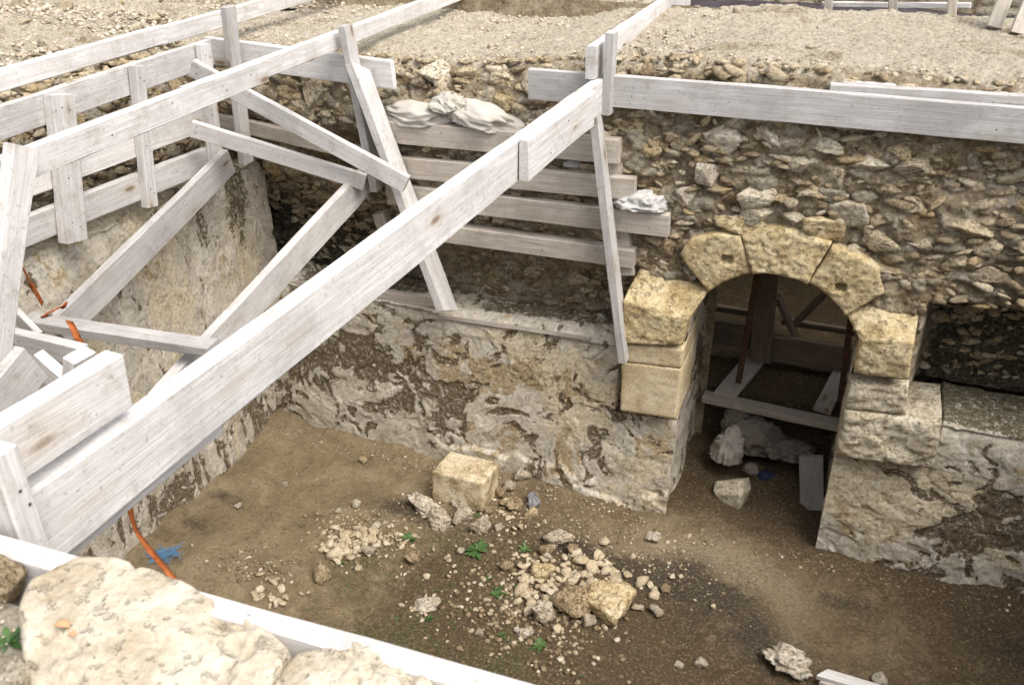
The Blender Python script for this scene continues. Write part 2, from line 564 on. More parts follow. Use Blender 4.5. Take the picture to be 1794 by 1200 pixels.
def block_mesh(name, rows, back, seed, step=0.018, rough=0.010, edge=0.012, fine=22.0, sockets=()):
    """dressed stone: a net of 3-D control points for the face, pulled back to the depth Y = back"""
    C = np.array(rows, dtype=float)
    nr, nc = C.shape[:2]
    H = max(np.linalg.norm(C[-1, 0] - C[0, 0]), np.linalg.norm(C[-1, -1] - C[0, -1]))
    W = max(np.linalg.norm(C[0, -1] - C[0, 0]), np.linalg.norm(C[-1, -1] - C[-1, 0]))
    nv, nu = max(6, int(H / step)), max(6, int(W / step))
    v = np.linspace(0, nr - 1, nv)
    u = np.linspace(0, nc - 1, nu)
    i = np.minimum(v.astype(int), nr - 2); fi = (v - i)[:, None, None]
    j = np.minimum(u.astype(int), nc - 2); fj = (u - j)[None, :, None]
    P = (C[i][:, j] * (1 - fi) + C[i + 1][:, j] * fi) * (1 - fj) + (C[i][:, j + 1] * (1 - fi) + C[i + 1][:, j + 1] * fi) * fj
    cen = P.reshape(-1, 3).mean(0)
    # soften the outline
    vv, uu = np.linspace(0, 1, nv)[:, None], np.linspace(0, 1, nu)[None, :]
    ed = np.minimum(np.minimum(vv, 1 - vv) * H, np.minimum(uu, 1 - uu) * W)
    q = P * 1.0
    n = fbm(q * 4.0 + seed, 4, seed) * rough * 1.6 + fbm(q * np.array([fine, fine, fine * 1.6]) + seed, 3, seed + 3) * rough
    P[..., 1] += edge * np.exp(-ed / (0.8 * edge)) - n
    for (sx, sz, sr) in sockets:
        P[..., 1] += 0.07 * ss(sr * 1.15, sr * 0.75, np.maximum(np.abs(q[..., 0] - sx), np.abs(q[..., 2] - sz) * 1.3))
    shr = 1 - 0.004 * np.exp(-ed / 0.02)
    wob = fbm(q * 9 + seed * 3, 3, seed + 9) * 0.010 * np.exp(-ed / 0.03)
    for k in (0, 2):
        P[..., k] = cen[k] + (P[..., k] - cen[k]) * (shr + wob / 0.15 * 0.4)
    V = [P.reshape(-1, 3)]
    F = [grid_faces(nv, nu)]
    idx = np.arange(nv * nu).reshape(nv, nu)
    loop = np.concatenate([idx[0, :-1], idx[:-1, -1], idx[-1, :0:-1], idx[:0:-1, 0]])
    base = V[0][loop]
    prev = loop
    cnt = nv * nu
    ND = 7
    for d in range(1, ND + 1):
        f = d / ND
        ring = base.copy()
        ring[:, 1] = base[:, 1] * (1 - f) + back * f
        ring[:, [0, 2]] += (ring[:, [0, 2]] - cen[[0, 2]]) * 0.015
        ring[:, [0, 2]] += 0.006 * fbm(ring * 8 + seed, 3, seed + 7)[:, None] * (1 if d > 0 else 0)
        V.append(ring)
        cur = np.arange(cnt, cnt + len(loop))
        F.append(np.stack([np.roll(prev, -1), prev, cur, np.roll(cur, -1)], -1))
        prev = cur
        cnt += len(loop)
    return mesh_np(name, np.concatenate(V), np.concatenate(F))


def poly_grid(n, pts):
    """resample a polyline to n points by arc length"""
    p = np.array(pts, dtype=float)
    s = np.r_[0, np.cumsum(np.linalg.norm(np.diff(p, axis=0), axis=1))]
    t = np.linspace(0, s[-1], n)
    return np.stack([np.interp(t, s, p[:, k]) for k in range(3)], -1)


def scatter_mesh(name, pts, sizes, seed, flat=0.65, mat=None, sub=1):
    """many small stones joined as one mass (too many and too small to count)"""
    g = np.random.default_rng(seed)
    D, T = ICO[sub]
    n = len(pts)
    jit = g.uniform(0.7, 1.25, (n, len(D), 1))
    P = D[None] * jit
    P = P * g.uniform(0.6, 1.3, (n, 1, 3)) * np.array([1, 1, flat])
    an = g.uniform(0, 6.3, n)
    c, s = np.cos(an)[:, None], np.sin(an)[:, None]
    x = P[..., 0] * c - P[..., 1] * s
    y = P[..., 0] * s + P[..., 1] * c
    P = np.stack([x, y, P[..., 2]], -1) * np.asarray(sizes)[:, None, None] + np.asarray(pts)[:, None, :]
    F = T[None] + (np.arange(n) * len(D))[:, None, None]
    tint = np.repeat(g.uniform(0, 1, n), len(D))
    return mesh_np(name, P.reshape(-1, 3), F.reshape(-1, 3), {'tint': tint}, smooth=False)


def m_gravel(nm, lift):
    t = NT(nm)
    c = t.ramp(t.attr('tint'), [(0.0, (0.42, 0.34, 0.25)), (0.5, (0.56, 0.48, 0.37)), (1.0, (0.68, 0.60, 0.49))] if lift else [(0.0, (0.17, 0.12, 0.07)), (0.5, (0.29, 0.22, 0.135)), (0.85, (0.44, 0.36, 0.25)), (1.0, (0.62, 0.55, 0.44))])
    f = t.noise(t.coord(False), 70.0, 4, 0.7)
    c = t.mix(t.ramp(f, [(0.35, 0.5), (0.55, 0.0)]), c, (0.12, 0.09, 0.06))
    return t.done(c, t.bump(f, 0.5, 0.006), 0.95, 0.1)


GRAVEL = m_gravel('gravel_bits', False)
CRESTG = m_gravel('crest_bits', True)

# =================================================================== THE PLACE
# pit floor z = 0, back wall face y = 4.9, left wall face x = -3.83, ground level about z = 2.85
WY, LX = 4.90, -3.83
AX, AZ, AR = -0.27, 1.37, 0.48            # centre and radius of the doorway arch


# ------------------------------------------------------------------ pit floor
def floor_z(x, y):
    p = np.stack([x, y, np.zeros_like(x)], -1)
    z = 0.030 * fbm(p * 0.9, 3, 1) + 0.012 * fbm(p * 4.0, 4, 2)
    z = z + 0.05 * ss(4.55, 4.95, y) * ss(-1.2, -2.0, x) + 0.06 * ss(-3.3, -3.85, x)
    z = z + 0.05 * ss(4.60, 4.90, y) * (0.5 + vn(p * 4.0, 77)) + 0.03 * ss(-3.5, -3.8, x) * vn(p * 5.0, 78)
    z = z + 0.05 * blob(x, y, -1.35, 3.55, 0.7, 0.5) + 0.05 * blob(x, y, -2.1, 4.2, 0.7, 0.35)
    return z


def fz(x, y):
    return float(floor_z(np.array([x]), np.array([y]))[0])


xs = np.arange(-4.1, 3.6, 0.016)
ys = np.arange(0.75, 5.95, 0.016)
X, Y = np.meshgrid(xs, ys)
P0 = np.stack([X, Y, np.zeros_like(X)], -1)
Z = floor_z(X, Y) + 0.016 * fbm(P0 * 9, 5, 5, 0.62) + 0.006 * np.abs(fbm(P0 * 30, 3, 6))
wet = 0.95 * ss(-2.7, -0.8, X + 0.5 * fbm(P0 * 0.8, 3, 8)) + 0.45 * blob(X, Y, -1.6, 3.3, 0.9, 0.6) + 0.3 * fbm(P0 * 1.7, 4, 9)
wet = wet * (1 - 0.85 * blob(X, Y, -0.55, 4.55, 0.75, 0.35)) * (1 - 0.5 * blob(X, Y, 0.3, 4.2, 0.8, 0.5))
green = 0.9 * blob(X, Y, -1.75, 3.0, 0.7, 0.45) + 0.5 * blob(X, Y, -2.3, 4.0, 0.9, 0.5) + 0.55 * fbm(P0 * 2.4, 4, 12) - 0.1
pale = 0.5 * blob(X, Y, -0.6, 4.5, 0.8, 0.3) + 0.45 * fbm(P0 * 2.0 + 9, 4, 14) + 0.25 * ss(-2.2, -3.2, X)
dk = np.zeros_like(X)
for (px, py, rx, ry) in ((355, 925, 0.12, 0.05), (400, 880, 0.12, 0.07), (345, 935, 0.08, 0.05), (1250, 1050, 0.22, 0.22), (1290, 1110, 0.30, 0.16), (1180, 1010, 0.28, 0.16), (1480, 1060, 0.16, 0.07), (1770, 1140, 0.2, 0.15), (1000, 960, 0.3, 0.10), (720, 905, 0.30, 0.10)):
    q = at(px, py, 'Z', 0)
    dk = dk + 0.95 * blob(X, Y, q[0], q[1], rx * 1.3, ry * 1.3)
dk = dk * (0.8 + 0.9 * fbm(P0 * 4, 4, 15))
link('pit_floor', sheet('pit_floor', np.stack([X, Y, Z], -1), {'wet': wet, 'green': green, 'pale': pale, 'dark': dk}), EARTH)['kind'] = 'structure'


# ------------------------------------------------------------------ back wall
BW = thing('rubble_wall', 'rubble stone wall with an arched doorway and peeling plaster along its foot', 'wall', (-1.2, 5.3, 0))


def plaster_attrs(U, V, P, brown_b, ochre_b, cream_b, moss_b, grey_b=0.0, seed=20):
    w = np.stack([fbm(P * 2.3 + 5, 3, seed), fbm(P * 2.3 + 11, 3, seed + 1), fbm(P * 2.3 + 23, 3, seed + 2)], -1)
    q = P + 0.28 * w
    n1 = fbm(q * 2.6, 5, seed + 3, 0.55)
    n2 = fbm(q * 3.4 + 31, 5, seed + 4, 0.55)
    n3 = fbm(q * 5.5 + 3, 4, seed + 5, 0.55)
    skin = ss(-0.03, 0.03, n1 + 0.18)              # outer plaster coat kept
    skin2 = ss(-0.02, 0.02, n2 - 0.02)              # a second, thicker coat
    curl = np.exp(-np.abs(n2 - 0.02) / 0.025)       # raised lips where a coat breaks off
    n4 = fbm(q * 12 + 41, 5, seed + 6, 0.6)
    brown = np.clip(0.42 + 1.5 * (n3 * 0.8 - n1 * 0.6) + 1.7 * n4 + 1.25 * (brown_b - 0.85), 0, 1.1)
    ochre = np.clip(0.18 + 1.2 * n2 + 1.2 * n4 + 1.1 * (ochre_b - 0.55), 0, 1)
    cream = np.clip(0.3 + 1.2 * n1 + 1.2 * (cream_b - 0.5), 0, 1)
    grey = np.clip(0.40 + 1.2 * n3 - 1.4 * n4 + grey_b, 0, 1)
    moss = np.clip(0.35 + 1.3 * n1 + 1.5 * (moss_b - 0.6), 0, 1)
    d = 0.005 * skin + 0.006 * skin2 + 0.007 * curl * ss(-0.15, 0.15, n3) - 0.009 * ss(0.40, 0.60, brown)
    d = d + 0.025 * fbm(P * 1.3, 3, seed + 8) + 0.007 * fbm(P * 12, 5, seed + 9, 0.7)
    return d, {'brown': brown, 'ochre': ochre, 'cream': cream, 'grey': grey, 'moss': moss}


def lower_wall(name, x0, x1, topf, seed, left):
    step = 0.0085
    xs = np.arange(x0, x1 + 1e-6, step)
    s = np.arange(0, 1.75, step)
    U, S = np.meshgrid(xs, s)
    T = topf(U) + 0.035 * fbm(np.stack([U * 2.2, U * 0, U * 0], -1), 4, seed + 40)
    rad = 0.05
    face = S < T
    Zc = np.where(face, S - 0.12, T - 0.12 + 0.02 * np.minimum(1, (S - T) / 0.1))
    Yc = np.where(face, WY - 0.05 + 0.06 * S / 1.2, WY + 0.01 + (S - T) * 0.8)
    Zc = Zc + 0.12 * (Zc / np.maximum(T, 0.1)) * 0
    soft = np.exp(-np.abs(S - T) / rad)
    Zc = Zc - 0.03 * soft
    Yc = Yc + 0.03 * soft * face
    P = np.stack([U, Yc, Zc], -1)
    Zw = Zc
    if left:
        bb = 1.05 * blob(U, Zw, -2.95, 0.78, 0.40, 0.30) + 0.8 * blob(U, Zw, -2.55, 0.58, 0.30, 0.22) + 0.75 * blob(U, Zw, -3.55, 0.75, 0.3, 0.5) + 0.6 * blob(U, Zw, -2.0, 0.55, 0.35, 0.18) + 0.5 * ss(0.12, -0.02, Zw) * ss(-2.2, -1.6, U) + 0.35
        ob = 1.1 * blob(U, Zw, -2.0, 0.82, 0.55, 0.15) + 0.6 * blob(U, Zw, -1.9, 0.35, 0.2, 0.25) + 0.5 * blob(U, Zw, -1.2, 0.3, 0.4, 0.3) + 0.25
        cb = 1.0 * blob(U, Zw, -1.45, 0.85, 0.35, 0.35) + 0.7 * blob(U, Zw, -1.9, 1.05, 0.6, 0.12) + 0.7 * blob(U, Zw, -1.0, 0.4, 0.4, 0.4) + 0.1
        mb = 0.35 * ss(0.15, 0.0, Zw) + 0.9 * ss(0.02, 0.22, S - T)
    else:
        bb = 1.75 * blob(U, Zw, 1.12, 0.42, 0.32, 0.32) + 0.55 * ss(0.15, 0.0, Zw) + 0.15
        ob = 0.5 * blob(U, Zw, 0.4, 0.1, 0.3, 0.2) + 0.3
        cb = 1.1 * blob(U, Zw, 0.55, 0.55, 0.45, 0.35) + 0.2
        mb = 1.2 * ss(-0.08, 0.10, S - T) + 0.6 * ss(1.3, 2.0, U)
    d, A = plaster_attrs(U, S, P, bb, ob, cb, mb, 0.0, seed)
    # rough hacked relief where the coat is gone, horizontal tooling on the right
    d = d + (0.007 if left else 0.010) * fbm(P * np.array([5, 5, 11 if not left else 8]), 4, seed + 60) * (0.4 + cb)
    if left:
        # broken hem of the plaster near the foot, left of the doorway
        hem = ss(0.02, -0.02, fbm(np.stack([U * 3.0, Zw * 3.0, U * 0], -1), 4, seed + 71) * 0.3 + (Zw - 0.22 + 0.1 * np.sin(U * 3)))
        d = d + 0.03 * hem * ss(-2.6, -2.2, U)
    nrm_face = np.stack([np.zeros_like(U), np.where(face, -1.0, -0.1), np.where(face, 0.05, 1.0)], -1)
    P = P + nrm_face * d[..., None]
    return sheet(name, P, A)


def top_left(x):
    return np.where(x < -1.16, 1.33, 0.86)


def top_right(x):
    return np.where(x > 0.74, 1.20, 0.93)


pl = link('plaster_face', lower_wall('plaster_face', -4.0, AX - AR - 0.0, top_left, 20, True), PLASTER, BW)
prop(pl, 'peeling grey and brown plaster left of the doorway')
pr_ = link('plaster_face', lower_wall('plaster_face', AX + AR, 3.6, top_right, 120, False), PLASTER, BW)
prop(pr_, 'hacked cream plaster right of the doorway')


def wall_top(x):
    return 2.80 + 0.15 * ss(-2.6, -0.8, x)


def upper_face(x, z):
    """y of the rubble face above the ledge"""
    y = 4.965 + 0 * x
    y = y + 0.32 * ss(-1.05, -1.2, x) * ss(2.05, 1.35, z)
    y = y + 0.22 * ss(-2.6, -2.95, x) * ss(2.45, 2.1, z)
    y = y + 0.50 * ss(0.50, 0.62, x) * ss(1.82, 1.66, z)
    y = y + 0.15 * blob(x, z, 1.0, 2.48, 0.35, 0.12)
    y = y + 0.30 * np.maximum(0, z - 2.45) * ss(-1.0, -2.0, x) + 0.12 * np.maximum(0, z - 2.5)
    return y


step = 0.0125
xs = np.arange(-4.35, 3.7, step)
nf = 150
nt = 135
U, K = np.meshgrid(xs, np.arange(nf + nt))
ZT = wall_top(U) + 0.05 * fbm(np.stack([U * 1.8, U * 0, U * 0 + 3], -1), 4, 300)
f = np.minimum(1, K / nf)
Zc = 1.06 + (ZT - 1.06) * f
Yf = upper_face(U, Zc)
back = np.maximum(0, K - nf) * step
Yc = Yf + back
Zc = Zc + 0.02 * ss(0, 0.3, back)
soft = np.exp(-np.abs(K - nf) * step / 0.06)
Zc = Zc - 0.045 * soft
Yc = Yc + 0.05 * soft
P = np.stack([U, Yc, Zc], -1)
onface = ss(0.10, -0.14, (K - nf) * step)
wu = U + 0.09 * fbm(P * 6, 4, 301)
wv = np.where(K <= nf, Zc, ZT + back) + 0.07 * fbm(P * 6 + 9, 4, 302)
a1, a2, ac = vor(wu * 7.5 + wv * 1.2, wv * 12.0, 310)
b1, b2, bc = vor(wu * 17 + 3, wv * 24, 311)
cob = ss(0.03, 0.30, a2 - a1)
cob2 = ss(0.03, 0.30, b2 - b1)
d = onface * (0.035 * cob * (ac - 0.2) + 0.02 * cob2 * bc + 0.05 * fbm(P * 2.4, 3, 303) + 0.030 * fbm(P * np.array([6, 6, 9]), 5, 304, 0.7) + 0.03 * (0.35 - np.abs(fbm(P * np.array([2.2, 2.2, 6.5]) + 7, 3, 320))))
d = d + (1 - onface) * (0.016 * ss(0.05, 0.3, b2 - b1) * bc + 0.03 * fbm(P * 2.0, 4, 305) + 0.012 * fbm(P * 13, 4, 306))
nr = np.stack([0 * U, -onface, 0.25 * onface + (1 - onface)], -1)
P = P + nr * d[..., None]
big = fbm(P * 1.6 + 4, 4, 307)
A = {
    'pale': onface * np.clip((ac > 0.55) * cob * 0.8 + 0.3 * big, 0, 1),
    'ochre': onface * np.clip((ac < 0.22) * cob * 0.8 + 0.5 * (big - 0.1), 0, 1),
    'top': np.clip((1 - onface) * (0.75 + 0.8 * fbm(P * 4, 4, 308)), 0, 1),
    'soil': np.clip(onface * (0.35 * (1 - cob) + 0.9 * fbm(P * 2.6, 4, 309)) , 0, 1),
    'moss': np.clip(0.55 * ss(-2.5, -3.0, U) * ss(2.4, 2.1, Zc) + 0.2 * ss(-1.1, -1.3, U) * ss(1.75, 1.45, Zc) + 0.8 * ss(0.5, 0.7, U) * ss(1.8, 1.6, Zc) + 0.6 * blob(U, Zc, 1.05, 2.47, 0.4, 0.13) + 0.4 * fbm(P * 2.2, 3, 312) * onface, 0, 1),  # moss in the left corner; recess terms darken the colour as painted shade
}
xc, zc_ = 0.5 * (U[:-1, :-1] + U[1:, 1:]), 0.5 * (Zc[:-1, :-1] + Zc[1:, 1:])
hole = ((np.hypot(xc - AX, zc_ - AZ) < AR + 0.10) | ((np.abs(xc - AX) < AR + 0.05) & (zc_ < AZ))) & (K[:-1, :-1] < nf)
RF = link('rubble_face', sheet('rubble_face', P, A, ~hole), RUBBLE, BW)


def face_point(x, z):
    return float(upper_face(np.array([x]), np.array([z]))[0])


# back of the wall, closing it
Yb, Zb = np.meshgrid(np.arange(-4.3, 3.7, 0.06), np.arange(-0.1, 3.0, 0.06))
yb = 5.78 + 0.85 * ss(1.9, 2.7, Zb) + 0.05 * fbm(np.stack([Yb, Zb, 0 * Zb], -1) * 3, 3, 330)
hb = ((np.hypot(Yb - AX, Zb - AZ) < AR) | ((np.abs(Yb - AX) < AR) & (Zb < AZ)))[:-1, :-1]
rear = sheet('rear_face', np.stack([Yb, yb, Zb], -1), {k: 0 * Yb for k in ('pale', 'ochre', 'top', 'soil', 'moss')}, ~hb, True)
link('rear_face', rear, RUBBLE, BW)

# --- the doorway: reveal, voussoirs, jamb blocks
arc = np.linspace(math.pi, 0, 90)
path = np.concatenate([
    np.stack([np.full(110, AX - AR), np.linspace(-0.08, AZ, 110, endpoint=False)], -1),
    np.stack([AX + AR * np.cos(arc), AZ + AR * np.sin(arc)], -1),
    np.stack([np.full(110, AX + AR), np.linspace(AZ, -0.08, 111)[1:]], -1)])
dep = np.linspace(4.915, 5.80, 75)
PX, DY = np.meshgrid(np.arange(len(path)), dep)
ang = np.stack([AX - path[:, 0], np.minimum(0, AZ - path[:, 1])], -1)
ang = ang / np.maximum(1e-6, np.linalg.norm(ang, axis=1))[:, None]
P = np.stack([path[PX, 0], DY, path[PX, 1]], -1)
d = 0.02 * fbm(P * 3, 4, 340) + 0.018 * fbm(P * np.array([9, 5, 9]), 4, 341) - 0.012 + 0.03 * ss(5.0, 5.75, DY) * fbm(P * 2, 3, 342) - 0.10 * ss(5.45, 5.8, DY) * 0
P[..., 0] += ang[PX, 0] * d
P[..., 2] += ang[PX, 1] * d
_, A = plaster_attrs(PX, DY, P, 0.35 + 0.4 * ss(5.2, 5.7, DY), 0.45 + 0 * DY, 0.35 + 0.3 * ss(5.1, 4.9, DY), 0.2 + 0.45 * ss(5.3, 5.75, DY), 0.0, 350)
reveal = link('doorway_reveal', sheet('doorway_reveal', P, A), PLASTER, BW)


def xz(px, py, y):
    return at(px, py, 'Y', y)


def arcrow(a0, a1, n, y, r=AR):
    return [(AX + r * math.cos(t), y, AZ + r * math.sin(t)) for t in np.linspace(a0, a1, n)]


def ang_of(px, py, y):
    q = xz(px, py, y)
    return math.atan2(q[2] - AZ, q[0] - AX)


yv = 4.875
j12, j23, j34, j45 = ang_of(1241, 515, yv), ang_of(1316, 471, yv), ang_of(1416, 496, yv), ang_of(1475, 557, yv)
g_ = 0.002                                    # joint width as an angle
vous = [
    ('voussoir', [arcrow(j12 - g_, j23 + g_, 7, yv), list(poly_grid(7, [xz(1190, 447, yv), xz(1206, 419, yv), xz(1254, 411, yv), xz(1296, 416, yv)]))], 401, 'wedge stone with a small square socket, left of the keystone'),
    ('voussoir', [arcrow(j23 - g_, j34 + g_, 7, yv - 0.02), list(poly_grid(7, [xz(1298, 416, yv), xz(1337, 402, yv), xz(1401, 405, yv), xz(1455, 429, yv)]))], 402, 'rough keystone at the crown of the arch'),
    ('voussoir', [arcrow(j34 - g_, j45 + g_, 7, yv), list(poly_grid(7, [xz(1457, 436, yv), xz(1498, 447, yv), xz(1538, 466, yv), xz(1549, 514, yv)]))], 403, 'wedge stone with a small socket, right of the keystone'),
]
sock = {401: [(*xz(1273, 456, yv)[[0, 2]], 0.030)], 403: [(*xz(1473, 505, yv)[[0, 2]], 0.028)]}
for nme, rows, sd_, lab in vous:
    prop(link(nme, block_mesh(nme, rows, 5.25, sd_, 0.010, 0.012 if sd_ == 402 else 0.008, 0.008, 30.0, sock.get(sd_, ())), BUFF, reveal), lab)
# springers: stones with a sloping upper shoulder
pA = AX - AR
V1 = [[xz(1090, 602, 4.78), xz(1142, 607, 4.78), (pA - 0.005, 4.80, xz(1195, 606, 4.79)[2])],
      [xz(1090, 528, 4.78), xz(1150, 545, 4.78), (pA + 0.002, 4.80, 1.48)],
      [xz(1132, 452, 4.98), xz(1186, 484, 4.96), (AX + AR * math.cos(j12 + g_), 4.90, AZ + AR * math.sin(j12 + g_))]]
prop(link('springer', block_mesh('springer', V1, 5.3, 404, 0.012, 0.009, 0.010), BUFF, reveal), 'left springer stone with a sloping shoulder')
V5 = [[(AX + AR + 0.005, 4.80, xz(1489, 655, 4.79)[2]), xz(1540, 661, 4.78), xz(1592, 668, 4.78)],
      [(AX + AR + 0.0, 4.80, xz(1484, 594, 4.79)[2]), xz(1540, 596, 4.78), xz(1602, 602, 4.78)],
      [(AX + AR * math.cos(j45 - g_), 4.90, AZ + AR * math.sin(j45 - g_)), xz(1553, 527, 4.94), xz(1613, 533, 4.97)]]
prop(link('springer', block_mesh('springer', V5, 5.3, 405, 0.012, 0.011, 0.012), BUFF, reveal), 'right springer stone with a broken sloping shoulder')
yj = 4.815
jb = [([[xz(1092, 634, yj), (pA, yj, xz(1193, 646, yj)[2])], [xz(1092, 605, yj), (pA, yj, xz(1195, 612, yj)[2])]], 406, BUFFS, 'thin pale jamb course under the left springer', 0.003),
      ([[xz(1086, 720, yj), (pA, yj, xz(1190, 736, yj)[2])], [xz(1089, 635, yj), (pA, yj, xz(1193, 647, yj)[2])]], 407, BUFFS, 'smooth sawn jamb block on the left', 0.003),
      ([[(AX + AR, yj, 1.10), (0.53, yj, 1.13)], [(AX + AR, yj, 1.275), (0.515, yj, 1.30)]], 408, CREAM, 'small pitted jamb stone under the right springer', 0.018),
      ([[(AX + AR, yj - 0.02, 0.78), (0.745, yj - 0.02, 0.83)], [(AX + AR, yj - 0.02, 1.09), (0.72, yj - 0.02, 1.13)]], 409, CREAM, 'wide rough jamb stone on the right', 0.022)]
for rows, sd_, mt, lab, rg in jb:
    prop(link('jamb_block', block_mesh('jamb_block', rows, 5.25, sd_, 0.013, rg, 0.003 if rg < 0.01 else 0.012), mt, reveal), lab)

# --- stones standing proud of the rubble, each its own piece
ROCKS = [rock_mesh('stone', 500 + k, 4, 7 + k % 5, 0.14, 1.0, True, 0.38, 0.80) for k in range(14)]
placed = []


def wall_stone(x, z, rx, rz, tilt=0.0, k=None, mat=None, dy=0.0, dark=False):
    g = random.Random(int(x * 9973 + z * 7919))
    z = min(z, float(wall_top(np.array([x]))[0]) - 0.07)
    y = face_point(x, z) + 0.022 + dy
    M = Matrix.Translation((x, y, z)) @ Matrix.Rotation(tilt, 4, 'Y') @ Matrix.Rotation(g.uniform(-0.25, 0.25), 4, 'Z') @ Matrix.Rotation(g.uniform(-0.2, 0.2), 4, 'X')
    M = M @ Matrix.Diagonal((rx, 0.50 * rx + 0.018, rz, 1)) @ Matrix.Rotation(g.choice((0, math.pi)), 4, 'Y') @ Matrix.Rotation(g.choice((0, math.pi)), 4, 'Z')
    me = ROCKS[k if k is not None else g.randrange(len(ROCKS))]
    o = link('stone', me, STONE, RF, M)
    if mat is not None:
        o.material_slots[0].link = 'OBJECT'
        o.material_slots[0].material = mat
    placed.append((x, z, max(rx, rz)))
    return o


# stones that the photograph shows clearly, by their place on the wall
seen = [(1297, 392, 44, 20, BUFFR), (1325, 374, 28, 15, CREAMR), (1455, 394, 45, 21, BUFFR), (1232, 300, 28, 20, PALE), (1260, 250, 34, 28, PALE), (1205, 345, 22, 17, PALE), (1320, 340, 34, 20, CREAMR), (1395, 380, 22, 14, CREAMR), (1500, 365, 38, 26, CREAMR), (1540, 420, 30, 16, STONE), (1165, 432, 18, 26, BROWNR), (1610, 300, 36, 18, STONE), (1600, 420, 32, 16, STONE), (1690, 400, 40, 18, STONE), (1520, 290, 32, 16, CREAMR), (1400, 290, 30, 17, CREAMR), (1430, 335, 30, 14, BUFFR), (1350, 240, 34, 16, CREAMR), (1440, 255, 34, 12, CREAMR),
        (748, 88, 30, 22, CREAMR), (930, 160, 26, 26, CREAMR), (800, 130, 26, 14, STONE), (860, 140, 26, 13, STONE), (545, 170, 34, 30, STONE), (590, 130, 26, 18, CREAMR), (500, 165, 20, 18, STONE), (610, 195, 18, 15, STONE), (955, 205, 26, 18, CREAMR), (720, 140, 24, 16, STONE), (575, 205, 22, 14, STONE), (770, 172, 30, 14, STONE), (660, 165, 20, 16, STONE)]
for px, py, rx, ry, mt in seen:
    q = at(px, py, 'Y', 4.95)
    sc_ = 5.35 / 1600.0
    wall_stone(q[0], q[2], rx * sc_ * 1.1, ry * sc_ * 1.25, random.uniform(-0.15, 0.25), None, mt, -0.035)
g = random.Random(5)
tries = 0
while len(placed) < 300 and tries < 12000:
    tries += 1
    x, z = g.uniform(-4.0, 2.3), g.uniform(1.15, 2.88)
    if z > float(wall_top(np.array([x]))[0]) - 0.03: continue
    if np.hypot(x - AX, z - AZ) < 0.80 or (-1.25 < x < 0.62 and z < 1.75): continue
    rx = g.uniform(0.055, 0.130) * (0.75 if z < 1.7 else 1)
    rz = rx * g.uniform(0.38, 0.72)
    if any((x - a) ** 2 + ((z - b) * 1.5) ** 2 < (0.66 * (r + rx)) ** 2 for a, b, r in placed): continue
    wall_stone(x, z, rx, rz, g.uniform(-0.35, 0.3), None, None, g.uniform(-0.035, -0.005))



def rubble_mass(name, pts, rad, aspect, seed, parent):
    """small stones packed between the large ones, too many to count"""
    gq = np.random.default_rng(seed)
    D, T = ICO[2]
    shapes = []
    for k in range(8):
        n_ = gq.normal(size=(8, 3)); n_ /= np.linalg.norm(n_, axis=1)[:, None]
        dd = gq.uniform(0.34, 0.72, 8)
        dot = D @ n_.T
        r_ = np.minimum(np.where(dot > 0.05, dd / np.maximum(dot, 0.05), 9).min(1), 1.1)
        p_ = D * r_[:, None] * (1 + 0.12 * fbm(D * 3 + k * 9, 3, seed + k))[:, None]
        shapes.append(p_ / np.abs(p_).max(0))
    S_ = np.array(shapes)
    N = len(pts)
    Pm = S_[gq.integers(0, 8, N)] * gq.choice([-1.0, 1.0], (N, 1, 3))
    sgn = np.prod(np.sign(Pm[:, :1] * 0 + 1), axis=-1)
    Pm = np.abs(1) * Pm
    sc3 = np.asarray(rad)[:, None] * np.asarray(aspect)[None, :] * gq.uniform(0.7, 1.3, (N, 3))
    Pm = Pm * sc3[:, None, :]
    for ax in (0, 1, 2):
        an = gq.normal(0, 0.28, N)
        c_, s_ = np.cos(an)[:, None], np.sin(an)[:, None]
        i0, i1 = (ax + 1) % 3, (ax + 2) % 3
        u_, v_ = Pm[..., i0] * c_ - Pm[..., i1] * s_, Pm[..., i0] * s_ + Pm[..., i1] * c_
        Pm[..., i0], Pm[..., i1] = u_, v_
    Pm = Pm + np.asarray(pts)[:, None, :]
    Fm = T[None] + (np.arange(N) * len(D))[:, None, None]
    me_ = mesh_np(name, Pm.reshape(-1, 3), Fm.reshape(-1, 3), {'tint': np.repeat(gq.uniform(0, 1, N), len(D))}, False)
    o_ = link(name, me_, RUBBITS, parent)
    o_['kind'] = 'stuff'
    return o_


_t = NT('packed_stones')
_c = _t.ramp(_t.attr('tint'), [(0.0, (0.30, 0.22, 0.13)), (0.3, (0.46, 0.36, 0.225)), (0.6, (0.61, 0.50, 0.34)), (0.85, (0.72, 0.62, 0.46)), (1.0, (0.54, 0.385, 0.19))])
_f = _t.noise(_t.coord(False), 48.0, 7, 0.8)
_c = _t.mix(_t.ramp(_f, [(0.38, 0.8), (0.5, 0.0)]), _c, (0.10, 0.078, 0.05))
_c = _t.mix(_t.ramp(_f, [(0.53, 0.0), (0.64, 0.6)]), _c, (0.66, 0.59, 0.46))
RUBBITS = _t.done(_c, _t.bump(_f, 1.0, 0.02), 0.95, 0.1)
gq = np.random.default_rng(77)
N = 3800
x = gq.uniform(-4.0, 2.6, N)
z = 1.12 + gq.uniform(0, 1, N) * (wall_top(x) - 1.16)
ok = ~((np.hypot(x - AX, z - AZ) < 0.74) | ((x > -1.2) & (x < 0.60) & (z < 1.72)))
x, z = x[ok], z[ok]
rad = (0.016 + 0.040 * gq.random(len(x)) ** 1.5) * np.where(z < 1.75, 0.8, 1)
rubble_mass('packed_stones', np.c_[x, upper_face(x, z) + gq.uniform(-0.030, 0.006, len(x)), z], rad, (1.35, 0.75, 0.58), 78, RF)
N = 700
